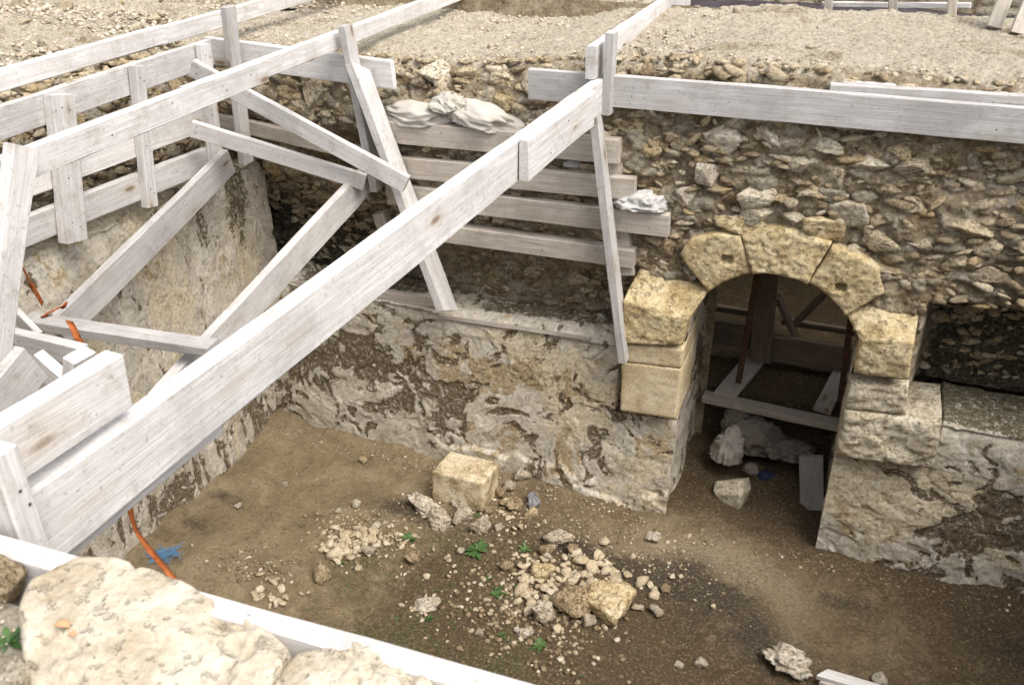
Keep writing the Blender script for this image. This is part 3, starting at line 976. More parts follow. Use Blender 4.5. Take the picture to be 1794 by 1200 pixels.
x = gq.uniform(-4.0, 2.6, N)
b = gq.uniform(-0.03, 0.12, N)
rubble_mass('crest_stones', np.c_[x, upper_face(x, wall_top(x)) + 0.02 + b, wall_top(x) - 0.035 + np.minimum(0, b) * 1.2 + 0.02 * (b > 0)], gq.uniform(0.012, 0.036, N), (1.1, 1.0, 0.55), 79, RF)

# ------------------------------------------------------------------ left wall
LW = thing('plastered_wall', 'long plastered wall with streaked grey coat beneath the plank fence', 'wall', (-4.0, 3.0, 0))
step = 0.0115
ys = np.arange(0.95, 5.2, step)
s = np.arange(0, 2.62, step)
U, S = np.meshgrid(ys, s)
T = 2.18 + 0.04 * fbm(np.stack([U * 2, U * 0, U * 0], -1), 3, 600)
face = S < T
Zc = np.where(face, S - 0.12, T - 0.12 + 0.10 * (S - T))
Xc = np.where(face, LX + 0.05 - 0.10 * S / 2.2, LX - 0.05 - (S - T))
soft = np.exp(-np.abs(S - T) / 0.06)
Zc = Zc - 0.04 * soft
Xc = Xc - 0.03 * soft * face
P = np.stack([Xc, U, Zc], -1)
Pst = P * np.array([1, 1.35, 0.55])
bb = 0.55 * ss(0.55, 0.05, Zc) + 0.5 * blob(U, Zc, 4.6, 0.5, 0.4, 0.4) + 0.15 + 0.25 * blob(U, Zc, 3.1, 0.35, 0.9, 0.25)
ob = 0.15 + 0.25 * ss(1.2, 2.0, Zc)
cb = 0.30 * ss(0.3, 0.9, Zc) + 0.10
mb = 0.55 * ss(3.6, 5.0, U) * ss(0.9, 2.0, Zc) + 0.15 * ss(1.7, 2.1, Zc)
d, A = plaster_attrs(U, S, Pst, bb, ob, cb, mb, 0.18, 610)
d = d * 0.9 + 0.012 * fbm(P * np.array([4, 7, 2.5]), 4, 620) + (~face) * 0.03 * fbm(P * 7, 4, 621)
A['cream'] = np.clip(A['cream'] + (~face) * 0.5, 0, 1)
nr = np.stack([np.where(face, 1.0, 0.1), 0 * U, np.where(face, 0.05, 1.0)], -1)
link('plaster_face', sheet('plaster_face', P + nr * d[..., None], A, None, True), PLASTER, LW)

# upper rubble of the left wall and the bank behind it
step = 0.016
ys = np.arange(0.2, 6.6, step)
nf, nt = 58, 175
U, K = np.meshgrid(ys, np.arange(nf + nt))
ZT = 2.80 + 0.05 * fbm(np.stack([U * 1.5, U * 0, U * 0], -1), 4, 630)
f = np.minimum(1, K / nf)
Zc = 2.0 + (ZT - 2.0) * f
back = np.maximum(0, K - nf) * step
Xc = -4.05 - 0.30 * f * f - back
soft = np.exp(-np.abs(K - nf) * step / 0.07)
Zc = Zc - 0.05 * soft + 0.05 * ss(0, 1.5, back)
P = np.stack([Xc, U, Zc], -1)
onface = ss(0.06, -0.02, (K - nf) * step)
vv = np.where(K <= nf, Zc, ZT + back)
a1, a2, ac = vor(U * 7.5 + 0.4 * fbm(P * 5, 3, 631), vv * 11.0, 632)
b1, b2, bc = vor(U * 15 + 0.4 * fbm(P * 6, 3, 633), vv * 15, 634)
cob = ss(0.03, 0.3, a2 - a1)
d = onface * (0.06 * cob * (0.25 + ac) + 0.05 * fbm(P * 3, 3, 635)) + (1 - onface) * (0.030 * ss(0.05, 0.3, b2 - b1) * bc + 0.04 * fbm(P * 2, 4, 636) + 0.015 * fbm(P * 12, 4, 637))
nr = np.stack([onface, 0 * U, 0.3 * onface + (1 - onface)], -1)
P = P + nr * d[..., None]
A = {'pale': onface * (ac > 0.6) * cob, 'ochre': onface * (ac < 0.25) * cob,
     'top': np.clip((1 - onface) * (0.55 + 0.9 * fbm(P * 4, 4, 638)), 0, 1),
     'soil': np.clip(onface * 0.9 * (1 - cob) + (1 - onface) * (0.25 + 1.1 * fbm(P * 1.6, 4, 639)) * 0.7, 0, 1), 'moss': 0.4 * onface * ss(2.5, 2.1, Zc)}
LR = link('rubble_bank', sheet('rubble_bank', P, A, None, True), RUBBLE, LW)
N = 2200
yq = gq.uniform(2.3, 5.1, N)
zq = gq.uniform(2.12, 2.80, N)
fq = (zq - 2.0) / 0.8
rubble_mass('packed_stones', np.c_[-4.03 - 0.30 * fq * fq + gq.uniform(-0.02, 0.03, N), yq, zq], 0.012 + 0.034 * gq.random(N) ** 1.5, (0.8, 1.15, 0.65), 80, LR)
g = random.Random(15)
cnt = 0
for _ in range(60):
    y = g.uniform(2.6, 5.0)
    z = g.uniform(2.15, 2.85)
    fx = (z - 2.0) / 0.8
    r = g.uniform(0.04, 0.10)
    M = Matrix.Translation((-4.03 - 0.30 * fx * fx, y, z)) @ quat(g, 0.4) @ Matrix.Diagonal((r, r * 0.9, r * 0.7, 1))
    link('stone', ROCKS[g.randrange(14)], STONE, LR, M)
for _ in range(70):
    x, y = -4.35 - abs(g.gauss(0, 0.9)), g.uniform(2.6, 6.4)
    r = g.uniform(0.03, 0.085)
    o = link('stone', ROCKS[g.randrange(14)], STONE, LR, Matrix.Translation((x, y, 2.83 + 0.03 * min(1.5, -4.35 - x))) @ quat(g, 0.4) @ Matrix.Diagonal((r, r * 0.8, r * 0.5, 1)))
    if g.random() < 0.6:
        o.material_slots[0].link = 'OBJECT'
        o.material_slots[0].material = g.choice((PALE, CREAMR))
# stones lying along the crest of the back wall
for _ in range(45):
    x = g.uniform(-3.9, 2.0)
    b = g.uniform(0.02, 1.5)
    r = g.uniform(0.025, 0.075)
    z = float(wall_top(np.array([x]))[0]) + 0.005
    y = face_point(x, z) + 0.05 + b
    o = link('stone', ROCKS[g.randrange(14)], STONE, RF, Matrix.Translation((x, y, z)) @ quat(g, 0.35) @ Matrix.Diagonal((r, r * 0.8, r * 0.45, 1)))
    o.material_slots[0].link = 'OBJECT'
    o.material_slots[0].material = g.choice((PALE, CREAMR, PALE, STONE))


# ------------------------------------------------------------------ ground around the pits
def ground_piece(name, x0, x1, y0, y1, st, zf, seed):
    xs = np.arange(x0, x1 + 1e-6, st)
    ys = np.arange(y0, y1 + 1e-6, st)
    X, Y = np.meshgrid(xs, ys)
    P = np.stack([X, Y, 0 * X], -1)
    Z = zf(X, Y) + 0.05 * fbm(P * 1.1, 4, seed) + 0.015 * fbm(P * 9, 4, seed + 1)
    b1, b2, bc = vor(X * 12 + 0.3 * fbm(P * 5, 2, seed + 4), Y * 12, seed + 5)
    Z = Z + 0.018 * ss(0.05, 0.3, b2 - b1) * bc
    A = {'soil': np.clip(0.35 + 1.1 * fbm(P * 1.3, 4, seed + 2), 0, 1), 'pale': np.clip(0.3 + 1.2 * fbm(P * 3.1, 4, seed + 3), 0, 1)}
    o = link(name, sheet(name, np.stack([X, Y, Z], -1), A), TOPSOIL)
    o['kind'] = 'structure'
    return o


ground_piece('ground', -10.0, -1.75, 6.30, 12.0, 0.03, lambda x, y: 2.80 + 0 * x, 700)
ground_piece('ground', -10.0, -7.0, -3.0, 6.34, 0.05, lambda x, y: 2.84 + 0 * x, 710)
ground_piece('ground', -3.9, 6.0, -3.0, 0.86, 0.02, lambda x, y: 2.822 - 0.14 * ss(0.78, 0.86, y), 720)
ground_piece('ground', -7.1, -3.85, -3.0, 0.24, 0.05, lambda x, y: 2.78 + 0 * x, 730)
ground_piece('ground', 2.40, 9.0, 0.8, 5.4, 0.05, lambda x, y: 2.9 + 0 * x, 740)
ground_piece('ground', 3.45, 9.0, 5.3, 12.0, 0.05, lambda x, y: 2.9 + 0 * x, 745)
ground_piece('ground', -1.9, 3.6, 9.6, 12.0, 0.06, lambda x, y: 2.9 + 0 * x, 750)
for (x0, x1, y0, y1) in ((-70, 70, 11.8, 90), (-70, -9.8, -60, 11.9), (8.8, 70, -60, 11.9), (-9.9, 8.9, -60, -2.9)):
    ground_piece('ground', x0, x1, y0, y1, 1.0, lambda x, y: 2.74 + 0 * x, 760)


# side walls closing the pit where the photograph does not look
def plain_wall(name, label, axis, c, a0, a1, z0, z1, seed, flip):
    st = 0.035
    Uv, Zv = np.meshgrid(np.arange(a0, a1 + 1e-6, st), np.arange(z0, z1 + 1e-6, st))
    Pn = np.stack([Uv, Zv, 0 * Uv + seed], -1)
    a1_, a2_, ac_ = vor(Uv * 5, Zv * 8, seed)
    cob_ = ss(0.03, 0.3, a2_ - a1_)
    dd = 0.05 * cob_ * ac_ + 0.05 * fbm(Pn * 2, 4, seed)
    Cc = c + dd * (-1 if flip else 1)
    Pv = np.stack([Cc, Uv, Zv], -1) if axis == 'X' else np.stack([Uv, Cc, Zv], -1)
    z_ = 0 * Uv
    me = sheet(name, Pv, {'pale': (ac_ > 0.6) * cob_, 'ochre': z_, 'top': z_, 'soil': (1 - cob_) * 0.8, 'moss': z_}, None, flip == (axis == 'Y'))
    o = link(name, me, RUBBLE)
    return prop(o, label, 'wall')


plain_wall('side_wall', 'unseen rough rubble wall closing the right side of the pit, set close in to shade it', 'X', 2.45, 0.9, 5.9, -0.15, 2.95, 800, True)  # out of view, placed close in so its shadow darkens the right side
plain_wall('near_wall', 'rubble wall under the near edge of the pit below the foreground stones', 'Y', 0.80, -4.0, 3.6, -0.15, 2.70, 810, False)

# ------------------------------------------------------------------ the room beyond the doorway
xs, ys = np.arange(-1.9, 3.6, 0.025), np.arange(5.80, 9.7, 0.025)
X, Y = np.meshgrid(xs, ys)
P = np.stack([X, Y, 0 * X], -1)
Z = 0.40 + 0.04 * fbm(P * 1.4, 4, 820) + 0.012 * fbm(P * 8, 3, 821)
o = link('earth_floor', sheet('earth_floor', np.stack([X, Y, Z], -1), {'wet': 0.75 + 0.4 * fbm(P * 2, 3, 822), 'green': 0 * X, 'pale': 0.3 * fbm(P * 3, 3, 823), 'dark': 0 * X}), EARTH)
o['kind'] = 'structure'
# earth step that the plank across the passage holds back
xs, zs = np.arange(-1.0, 0.5, 0.02), np.arange(-0.1, 0.46, 0.02)
X, Zg = np.meshgrid(xs, zs)
P = np.stack([X, 5.84 + 0 * X, Zg], -1)
P[..., 1] += 0.03 * fbm(P * 5, 3, 825)
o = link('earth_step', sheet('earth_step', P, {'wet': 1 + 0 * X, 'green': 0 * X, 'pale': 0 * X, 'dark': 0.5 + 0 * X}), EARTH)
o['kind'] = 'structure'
plain_wall('far_wall', 'dark rubble wall at the far end of the room beyond the doorway', 'Y', 9.65, -2.0, 3.7, 0.2, 2.95, 830, True)
plain_wall('inner_wall', 'rubble wall on the left of the room beyond the doorway', 'X', -1.85, 5.8, 9.7, 0.2, 2.85, 840, False)
plain_wall('inner_side_wall', 'rubble wall on the right of the room beyond the doorway', 'X', 3.5, 5.8, 9.7, 0.2, 2.95, 850, True)

# ================================================================== TIMBER
XF, YF, DN = (1, 0, 0), (0, -1, 0), (0, 0, -1)

# --- fence of three rails on the left wall
fl = thing('plank_fence', 'fence of three pale horizontal planks on posts along the left wall', 'fence', (-3.8, 3.6, 2.05))
fx = -3.80
for (pa, pb, w) in (((0, 187), (342, 78), 0.155), ((0, 306), (342, 191), 0.155), ((0, 397), (342, 268), 0.15)):
    a, b = at(*pa, 'X', fx), at(*pb, 'X', fx)
    a, b = ext(a, b, 1.6, 0.15)
    fboard('rail', a, b, DN, XF, w, 0.045, fl)
for (px, py, pb, w, t) in ((92, 168, (118, 428), 0.145, 0.065), (238, 117, (262, 365), 0.075, 0.06), (352, 80, (376, 300), 0.10, 0.05)):
    a, b = at(px, py, 'X', fx + t), at(*pb, 'X', fx + t)
    b = Vector((a[0], b[1], b[2]))
    fboard('post', a, b, (0, 1, 0), XF, w, t - 0.003, fl, None, (0, 0), [(0.08, -0.3, ), (0.1, 0.4), (0.45, 0.1), (0.55, -0.3), (0.9, 0.3), (0.86, -0.35)])
a = Vector((fx + 0.06, 2.4, 2.87))
fboard('post', a, a + Vector((0, 0, -0.8)), (0, 1, 0), XF, 0.11, 0.057, fl)

# --- the three long beams over the pit
b1 = thing('roof_beam', 'farthest of the three long pale beams, above the left fence', 'beam', (-3.9, 4.0, 2.9), 'long beams laid across the pit')
x1 = -3.88
a, b = at(0, 124, 'X', x1), at(290, 44, 'X', x1)
a, b = ext(a, b, 1.4, 0.0)
fboard('board', a, b, DN, XF, 0.100, 0.05, b1)
a, b = at(230, 63, 'X', x1 - 0.055), at(470, -2, 'X', x1 - 0.055)
a, b = ext(a, b, 0.2, 1.0)
fboard('board', a, b, DN, XF, 0.100, 0.05, b1)

b2 = thing('roof_beam', 'middle of the three long pale beams, spliced halfway along', 'beam', (-2.9, 4.0, 2.9), 'long beams laid across the pit')
x2 = -2.88
a, b = at(0, 280, 'X', x2), at(468, 104, 'X', x2)
a, b = ext(a, b, 1.3, 0.0)
fboard('board', a, b, DN, XF, 0.112, 0.05, b2, None, (0, 0), [(0.35, 0.5), (0.5, -0.3), (0.62, 0.2), (0.75, -0.4), (0.88, 0.3), (0.95, -0.2)])
a, b = at(350, 146, 'X', x2 - 0.054), at(750, -2, 'X', x2 - 0.054)
a, b = ext(a, b, 0.1, 1.2)
fboard('board', a, b, DN, XF, 0.098, 0.05, b2)

b3 = thing('roof_beam', 'nearest and widest of the three long white beams, crossing the whole pit', 'beam', (-1.38, 3.0, 2.7), 'long beams laid across the pit')
zb = 2.85
a, b = at(58, 864, 'Z', zb), at(1065, 133, 'Z', zb)
nb3 = Vector((1, 0, 0))
an, bn = ext(a, b, 0.10, 0.0)
main3 = fboard('board', an, bn, DN, nb3, 0.185, 0.055, b3, None, (0, 0), [(0.86, 0.4)])
d3 = (Vector(b) - Vector(a)).normalized()


def on3(y, dz=0.0, dx=0.0):
    """point on the right-hand upper edge of the nearest beam at the depth y"""
    p = Vector(a) + d3 * ((y - a[1]) / d3.y)
    return Vector((p.x + dx, p.y, p.z + dz))


fboard('cleat', on3(3.60, 0.002, 0.046), on3(4.55, 0.002, 0.046), DN, XF, 0.18, 0.044, b3, None, (0, 0), [(0.3, 0.5), (0.55, -0.5)])
fboard('upper_board', on3(0.90, 0.175, 0.0), on3(1.300, 0.165, 0.0), DN, XF, 0.135, 0.052, b3)
fboard('end_post', on3(0.915, 0.155, 0.055), on3(0.915, -0.20, 0.055), (0, 1, 0), XF, 0.058, 0.052, b3, None, (0, 0), [(0.25, 0.1), (0.36, 0.45)])
fboard('packing_board', on3(0.91, -0.10, -0.058), on3(1.62, -0.10, -0.058), DN, XF, 0.16, 0.045, b3)
fboard('upper_board', on3(4.76, 0.175, -0.03), on3(7.4, 0.175, -0.10), DN, XF, 0.17, 0.055, b3)
fboard('end_post', on3(4.80, 0.24, 0.052), on3(4.80, -0.19, 0.052), (0, 1, 0), XF, 0.09, 0.05, b3)

# --- boards lying along the edges
yb_ = 4.875
lb = fboard('edge_board', at(357, 66, 'Y', yb_), at(685, 108, 'Y', yb_), DN, YF, 0.165, 0.05, None, None, (0, 0.1))
prop(lb, 'short pale edge board on the rubble wall, left of the sandbags', 'board')
re = thing('edge_board', 'long grey edge board across the wall above the doorway', 'board', (0, 4.9, 2.8))
a_, b_ = at(925, 121, 'Y', yb_ - 0.02), at(1794, 190, 'Y', yb_ - 0.02)
a_, b_ = ext(a_, b_, 0.0, 1.5)
fboard('board', a_, b_, DN, YF, 0.17, 0.05, re, None, (0, 0), [(0.15, 0.2), (0.45, -0.3), (0.6, 0.3)])
a_, b_ = at(1455, 148, 'Y', yb_ + 0.04), at(1794, 168, 'Y', yb_ + 0.04)
a_, b_ = ext(a_, b_, 0.0, 1.5)
fboard('backing_board', a_, b_, DN, YF, 0.12, 0.05, re)
a_, b_ = at(1478, 143, 'Y', yb_ + 0.10), at(1570, 150, 'Y', yb_ + 0.10)
fboard('backing_board', a_, b_, DN, YF, 0.08, 0.05, re)
a_, b_ = at(0, 974, 'Z', 2.85), at(700, 1172, 'Z', 2.85)
a_, b_ = ext(a_, b_, 0.6, 2.2)
nbd = fboard('edge_board', a_, b_, DN, YF, 0.18, 0.045)
prop(nbd, 'white board on edge along the near rim behind the foreground stones', 'board')

# --- posts, struts and braces of the frames
YW = (0, 1, 0)


def strut(name, pa, pb, y, w, t, label, cat, mat=None, ends=(0, 0), nails=()):
    p, q = at(*pa, 'Y', y), at(*pb, 'Y', y)
    o = board(name, p, q, YW, w, t, None, mat, ends, nails)
    return prop(o, label, cat, 'props of the timber frame')


strut('post', (400, 12), (432, 285), 4.79, 0.10, 0.05, 'upright post under the farthest beam in the back left corner', 'post')
strut('post', (606, 45), (660, 333), 4.79, 0.09, 0.05, 'leaning post under the middle beam, behind the slanting strut', 'post')
strut('strut', (628, 118), (783, 545), 4.76, 0.16, 0.055, 'slanting strut from the middle beam down to the wall ledge', 'strut', None, (0.5, 0.45))
strut('strut', (1043, 195), (1092, 630), 4.775, 0.10, 0.05, 'slanting strut beside the arch under the nearest beam', 'strut')
a_, b_ = at(337, 106, 'X', -3.69), at(716, 312, 'Y', 4.60)
o = fboard('brace', a_, b_, DN, (0.4, -1, 0.1), 0.105, 0.045, None, None, (0, 0), [(0.03, 0.2), (0.03, -0.5), (0.72, 0.1), (0.75, -0.4), (0.70, -0.4)])
prop(o, 'long brace sloping from the fence corner to the slanting strut', 'brace', 'props of the timber frame')
a_, b_ = at(336, 213, 'X', -3.69), at(642, 308, 'Y', 4.67)
o = fboard('brace', a_, b_, DN, (0.4, -1, 0.1), 0.10, 0.045, None, None, (0, 0), [(0.03, 0.2), (0.03, -0.5)])
prop(o, 'short brace between the corner post and the middle leaning post', 'brace', 'props of the timber frame')
a_, b_ = at(398, 262, 'X', -3.66), at(118, 540, 'X', -3.66)
a_, b_ = ext(a_, b_, 0.0, 0.10)
o = fboard('strut', a_, b_, DN, XF, 0.17, 0.05)
prop(o, 'sloping strut close along the plastered left wall', 'strut', 'props of the timber frame')
a_, b_ = at(640, 295, 'X', -2.83), at(330, 632, 'X', -2.83)
a_, b_ = ext(a_, b_, 0.0, 0.25)
o = fboard('strut', a_, b_, DN, XF, 0.175, 0.05)
prop(o, 'sloping strut under the middle beam ending behind the nearest beam', 'strut', 'props of the timber frame')
zd = 1.90
a_, b_ = at(60, 545, 'Z', zd), at(384, 592, 'Z', zd)
o = fboard('tie_board', a_, b_, (0, -1, 0), (0, 0, 1), 0.105, 0.05)
prop(o, 'flat tie board with orange strap knotted round its left end', 'board', 'props of the timber frame')
# frame pieces at the left edge
a_, b_ = at(26, 252, 'X', -2.80), at(-28, 660, 'X', -2.80)
o = fboard('post', a_, b_, YW, XF, 0.11, 0.05)
prop(o, 'leaning white post at the left edge, nailed to the middle beam', 'post', 'props of the timber frame')
a_, b_ = at(-30, 572, 'Z', 2.02), at(138, 611, 'Z', 2.02)
o = fboard('brace', a_, b_, DN, YF, 0.10, 0.05, None, None, (0, 0), [(0.3, 0.2), (0.36, -0.3)])
prop(o, 'short grey brace beside the leaning post at the left edge', 'brace', 'props of the timber frame')
a_, b_ = at(16, 535, 'Z', 2.05), at(66, 585, 'Z', 1.95)
o = fboard('batten', a_, b_, DN, (1, -1, 0.3), 0.09, 0.03)
prop(o, 'thin white batten between leaning post and flat tie board', 'batten')
a_, b_ = at(42, 610, 'X', -2.62), at(-50, 720, 'X', -2.62)
a_, b_ = ext(a_, b_, 0.0, 1.05)
o = fboard('strut', a_, b_, DN, (1, 0, 0), 0.17, 0.05)
prop(o, 'cut end of a grey strut entering at the left edge', 'strut', 'props of the timber frame')
a_, b_ = at(140, 622, 'Y', 2.15), at(128, 760, 'Y', 2.15)
o = board('post', a_, b_, YW, 0.10, 0.055)
prop(o, 'stubby post top behind the upper board of the nearest beam', 'post', 'props of the timber frame')
a_, b_ = at(58, 622, 'Y', 2.25), at(112, 668, 'Y', 2.25)
o = fboard('brace', a_, b_, DN, YF, 0.09, 0.05)
prop(o, 'shaded sloping brace beside the stubby post', 'brace', 'props of the timber frame')

# --- plank shoring in front of the recess
ps = thing('plank_shoring', 'row of weathered horizontal planks shoring the recess left of the arch', 'shoring', (-1.9, 4.9, 1.75))
for (pa, pb, y, w, t) in (((676, 213), (1084, 247), 4.85, 0.135, 0.075), ((690, 276), (1112, 314), 4.86, 0.13, 0.06), ((700, 326), (1172, 378), 4.86, 0.135, 0.06), ((735, 390), (1110, 440), 4.86, 0.115, 0.09)):
    a_, b_ = at(*pa, 'Y', y), at(*pb, 'Y', y)
    a_, b_ = ext(a_, b_, 0.10, 0)
    fboard('plank', a_, b_, DN, YF, w, t, ps, WOODB, (0, 0), [(0.1, 0.3), (0.3, -0.4), (0.62, 0.2), (0.94, 0.3), (0.94, -0.4)])
a_, b_ = at(378, 200, 'Y', 4.90), at(668, 268, 'Y', 4.90)
fboard('plank', a_, b_, DN, YF, 0.09, 0.05, ps, WOODB)
a_, b_ = at(666, 372, 'Y', 4.93), at(700, 470, 'Y', 4.93)
board('backing_post', a_, b_, YW, 0.07, 0.09, ps, WOODB)
a_, b_ = at(1075, 250, 'Y', 4.95), at(1100, 480, 'Y', 4.95)
board('backing_post', a_, b_, YW, 0.05, 0.09, ps, WOODB)
a_, b_ = at(455, 487, 'Y', 4.93), at(765, 522, 'Y', 4.93)
o = fboard('ledge_plank', a_, b_, DN, YF, 0.075, 0.05, None, WOODB)
prop(o, 'narrow plank standing on the plaster ledge behind the nearest beam', 'plank')
a_, b_ = at(768, 552, 'Y', 4.90), at(1034, 592, 'Y', 4.90)
o = fboard('lath', a_, b_, DN, YF, 0.022, 0.02, None, WOODB)
prop(o, 'thin brown lath lying along the plaster ledge', 'lath')

# --- timber seen through the doorway
yd = 7.1
items = [('rail', (1245, 560), (1345, 577), 6.4, 0.20, 'dark plank rail left of the wide upright beyond the doorway'),
         ('rail', (1350, 588), (1500, 612), 6.4, 0.22, 'dark plank rail right of the wide upright beyond the doorway'),
         ('rail', (1240, 534), (1335, 549), 6.75, 0.05, 'thin upper rail left of the upright beyond the doorway'),
         ('rail', (1370, 559), (1500, 580), 6.75, 0.05, 'thin upper rail right of the upright beyond the doorway')]
for nme, pa, pb, y, w, lab in items:
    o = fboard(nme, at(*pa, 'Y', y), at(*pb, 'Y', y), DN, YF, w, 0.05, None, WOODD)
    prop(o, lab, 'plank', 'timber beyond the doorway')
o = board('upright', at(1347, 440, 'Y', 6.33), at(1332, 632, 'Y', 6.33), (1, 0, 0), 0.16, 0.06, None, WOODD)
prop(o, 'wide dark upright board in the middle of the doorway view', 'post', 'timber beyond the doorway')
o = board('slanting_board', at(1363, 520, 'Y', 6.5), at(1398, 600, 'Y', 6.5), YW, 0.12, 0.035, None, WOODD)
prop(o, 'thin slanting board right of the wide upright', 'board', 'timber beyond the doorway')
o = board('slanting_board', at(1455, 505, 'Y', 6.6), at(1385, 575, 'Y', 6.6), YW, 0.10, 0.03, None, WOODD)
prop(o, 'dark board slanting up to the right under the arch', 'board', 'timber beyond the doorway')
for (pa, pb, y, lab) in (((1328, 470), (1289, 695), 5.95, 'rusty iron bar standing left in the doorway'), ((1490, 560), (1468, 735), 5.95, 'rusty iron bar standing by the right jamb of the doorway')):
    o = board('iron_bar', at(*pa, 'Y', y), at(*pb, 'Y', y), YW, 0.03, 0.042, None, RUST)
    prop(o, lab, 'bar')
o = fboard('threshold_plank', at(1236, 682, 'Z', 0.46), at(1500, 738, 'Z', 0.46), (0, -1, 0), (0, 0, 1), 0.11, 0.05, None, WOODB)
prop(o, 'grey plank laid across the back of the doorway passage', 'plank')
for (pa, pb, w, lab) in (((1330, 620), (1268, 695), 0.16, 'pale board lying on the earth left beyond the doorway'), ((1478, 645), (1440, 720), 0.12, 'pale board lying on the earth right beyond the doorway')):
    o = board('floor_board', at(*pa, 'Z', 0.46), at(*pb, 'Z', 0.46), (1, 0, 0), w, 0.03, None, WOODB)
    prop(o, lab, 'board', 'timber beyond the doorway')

# --- timber and tarpaulin in the far excavation, upper right
for (pa, pb, y, lab) in (((1456, -60), (1448, 60), 6.95, 'leftmost upright post in the far excavation'), ((1567, -60), (1562, 70), 6.8, 'second upright post in the far excavation'), ((1672, -60), (1664, 80), 6.7, 'third upright post in the far excavation')):
    o = board('post', at(*pa, 'Y', y), at(*pb, 'Y', y), YW, 0.05, 0.055, None, WOODB)
    prop(o, lab, 'post', 'posts of the far excavation')
o = board('strut', at(1778, -50, 'Y', 6.45), at(1740, 52, 'Y', 6.25), YW, 0.07, 0.08, None, WOODB)
prop(o, 'thick slanting prop at the rim of the far excavation', 'strut', 'posts of the far excavation')
o = board('strut', at(1812, -20, 'Y', 6.2), at(1780, 60, 'Y', 6.1), YW, 0.06, 0.07, None, WOODB)
prop(o, 'slanting prop at the top right corner of the view', 'strut', 'posts of the far excavation')
o = fboard('rail', at(1440, 4, 'Y', 7.05), at(1700, 6, 'Y', 6.8), DN, YF, 0.035, 0.04)
prop(o, 'thin pale rail behind the far posts', 'rail')
n = 60
uu, vv = np.meshgrid(np.linspace(-1.8, 3.45, n), np.linspace(7.2, 9.6, n))
P = np.stack([uu, vv, 2.62 - 0.10 * np.sin((vv - 7.2) / 2.4 * math.pi)], -1)
P[..., 2] += 0.05 * fbm(P * 3, 3, 900) - 0.03
tp = link('tarpaulin', sheet('tarpaulin', P), TARP)
md = tp.modifiers.new('thick', 'SOLIDIFY')
md.thickness = 0.01
prop(tp, 'dark violet tarpaulin stretched over the far excavation', 'tarpaulin')

# ================================================================== FOREGROUND STONES
def big_stone(name, top_px, z, h, mat, label, seed, rough=0.03, pit=0.0, step=0.008, dome=0.004):
    """weathered block seen from above: outline given by its upper face"""
    pts = np.array([at(px, py, 'Z', z)[:2] for px, py in top_px])
    c = pts.mean(0)
    nA, nR = 150, 46
    s = np.r_[0, np.cumsum(np.linalg.norm(np.diff(np.vstack([pts, pts[:1]]), axis=0), axis=1))]
    cl = np.vstack([pts, pts[:1]])
    tt = np.linspace(0, s[-1], nA, endpoint=False)
    ring = np.stack([np.interp(tt, s, cl[:, 0]), np.interp(tt, s, cl[:, 1])], -1)
    for _ in range(1):
        ring = 0.25 * np.roll(ring, 1, 0) + 0.5 * ring + 0.25 * np.roll(ring, -1, 0)
    wob = 1 + 0.03 * fbm(np.c_[ring * 9, np.zeros(nA)], 4, seed)
    ring = c + (ring - c) * wob[:, None]
    V = []
    for k in range(nR):
        f = (k + 0.15) / nR
        V.append(np.c_[c + (ring - c) * f, np.full(nA, z + dome * (1 - f * f) - 0.012 * ss(0.95, 1.0, f))])
    for k in range(1, 12):
        f = k / 11
        V.append(np.c_[c + (ring - c) * (1 + 0.05 * math.sin(f * 2.6)), np.full(nA, z - 0.012 - h * f)])
    P = np.array(V)
    side = np.zeros(P.shape[:2]); side[nR:] = 1
    n = fbm(P * 5, 4, seed + 1) * rough + fbm(P * 26, 4, seed + 2, 0.6) * rough * 0.8
    pits_ = ss(0.18, 0.42, fbm(P * np.array([14, 14, 14]) + 5, 4, seed + 3)) * pit
    P[..., 2] += (n - pits_) * (1 - side)
    out = P - np.r_[c, 0]; out[..., 2] = 0
    out /= np.maximum(1e-6, np.linalg.norm(out, axis=-1))[..., None]
    P += out * ((n * 0.8) * side)[..., None]
    R_, A_ = P.shape[:2]
    idx = np.arange(R_ * A_).reshape(R_, A_)
    nx = np.roll(idx, -1, 1)
    F = np.stack([idx[:-1], idx[1:], nx[1:], nx[:-1]], -1).reshape(-1, 4)
    me = mesh_np(name, P.reshape(-1, 3), F)
    return prop(link(name, me, mat), label, 'stone', 'weathered stones on the near rim')


big_stone('limestone_block', [(26, 1060), (52, 1004), (130, 966), (200, 970), (270, 992), (340, 1022), (410, 1066), (470, 1098), (512, 1132), (500, 1160), (462, 1210), (430, 1262), (400, 1330), (300, 1345), (180, 1330), (80, 1270), (36, 1150)], 2.852, 0.26, RIMST, 'large pitted cream limestone block on the near rim', 1000, 0.007, 0.014)
big_stone('limestone_block', [(474, 1185), (520, 1140), (620, 1118), (690, 1135), (760, 1190), (800, 1280), (700, 1380), (480, 1380), (440, 1270)], 2.848, 0.26, RIMST, 'second cream limestone block at the bottom edge, beyond the crack', 1010, 0.008, 0.014)
M = Matrix.Translation(Vector(at(8, 1022, 'Z', 2.82))) @ Matrix.Diagonal((0.055, 0.05, 0.045, 1))
prop(link('brown_stone', rock_mesh('brown_stone', 1021, 4, 12, 0.10), BROWNR, None, M), 'small rounded brown stone left of the large cream block', 'stone')
M = Matrix.Translation(Vector(at(20, 1192, 'Z', 2.83))) @ Matrix.Diagonal((0.045, 0.04, 0.03, 1))
prop(link('pale_stone', rock_mesh('pale_stone', 1022, 4, 12, 0.10), CREAMR, None, M), 'pale stone in the bottom left corner', 'stone')
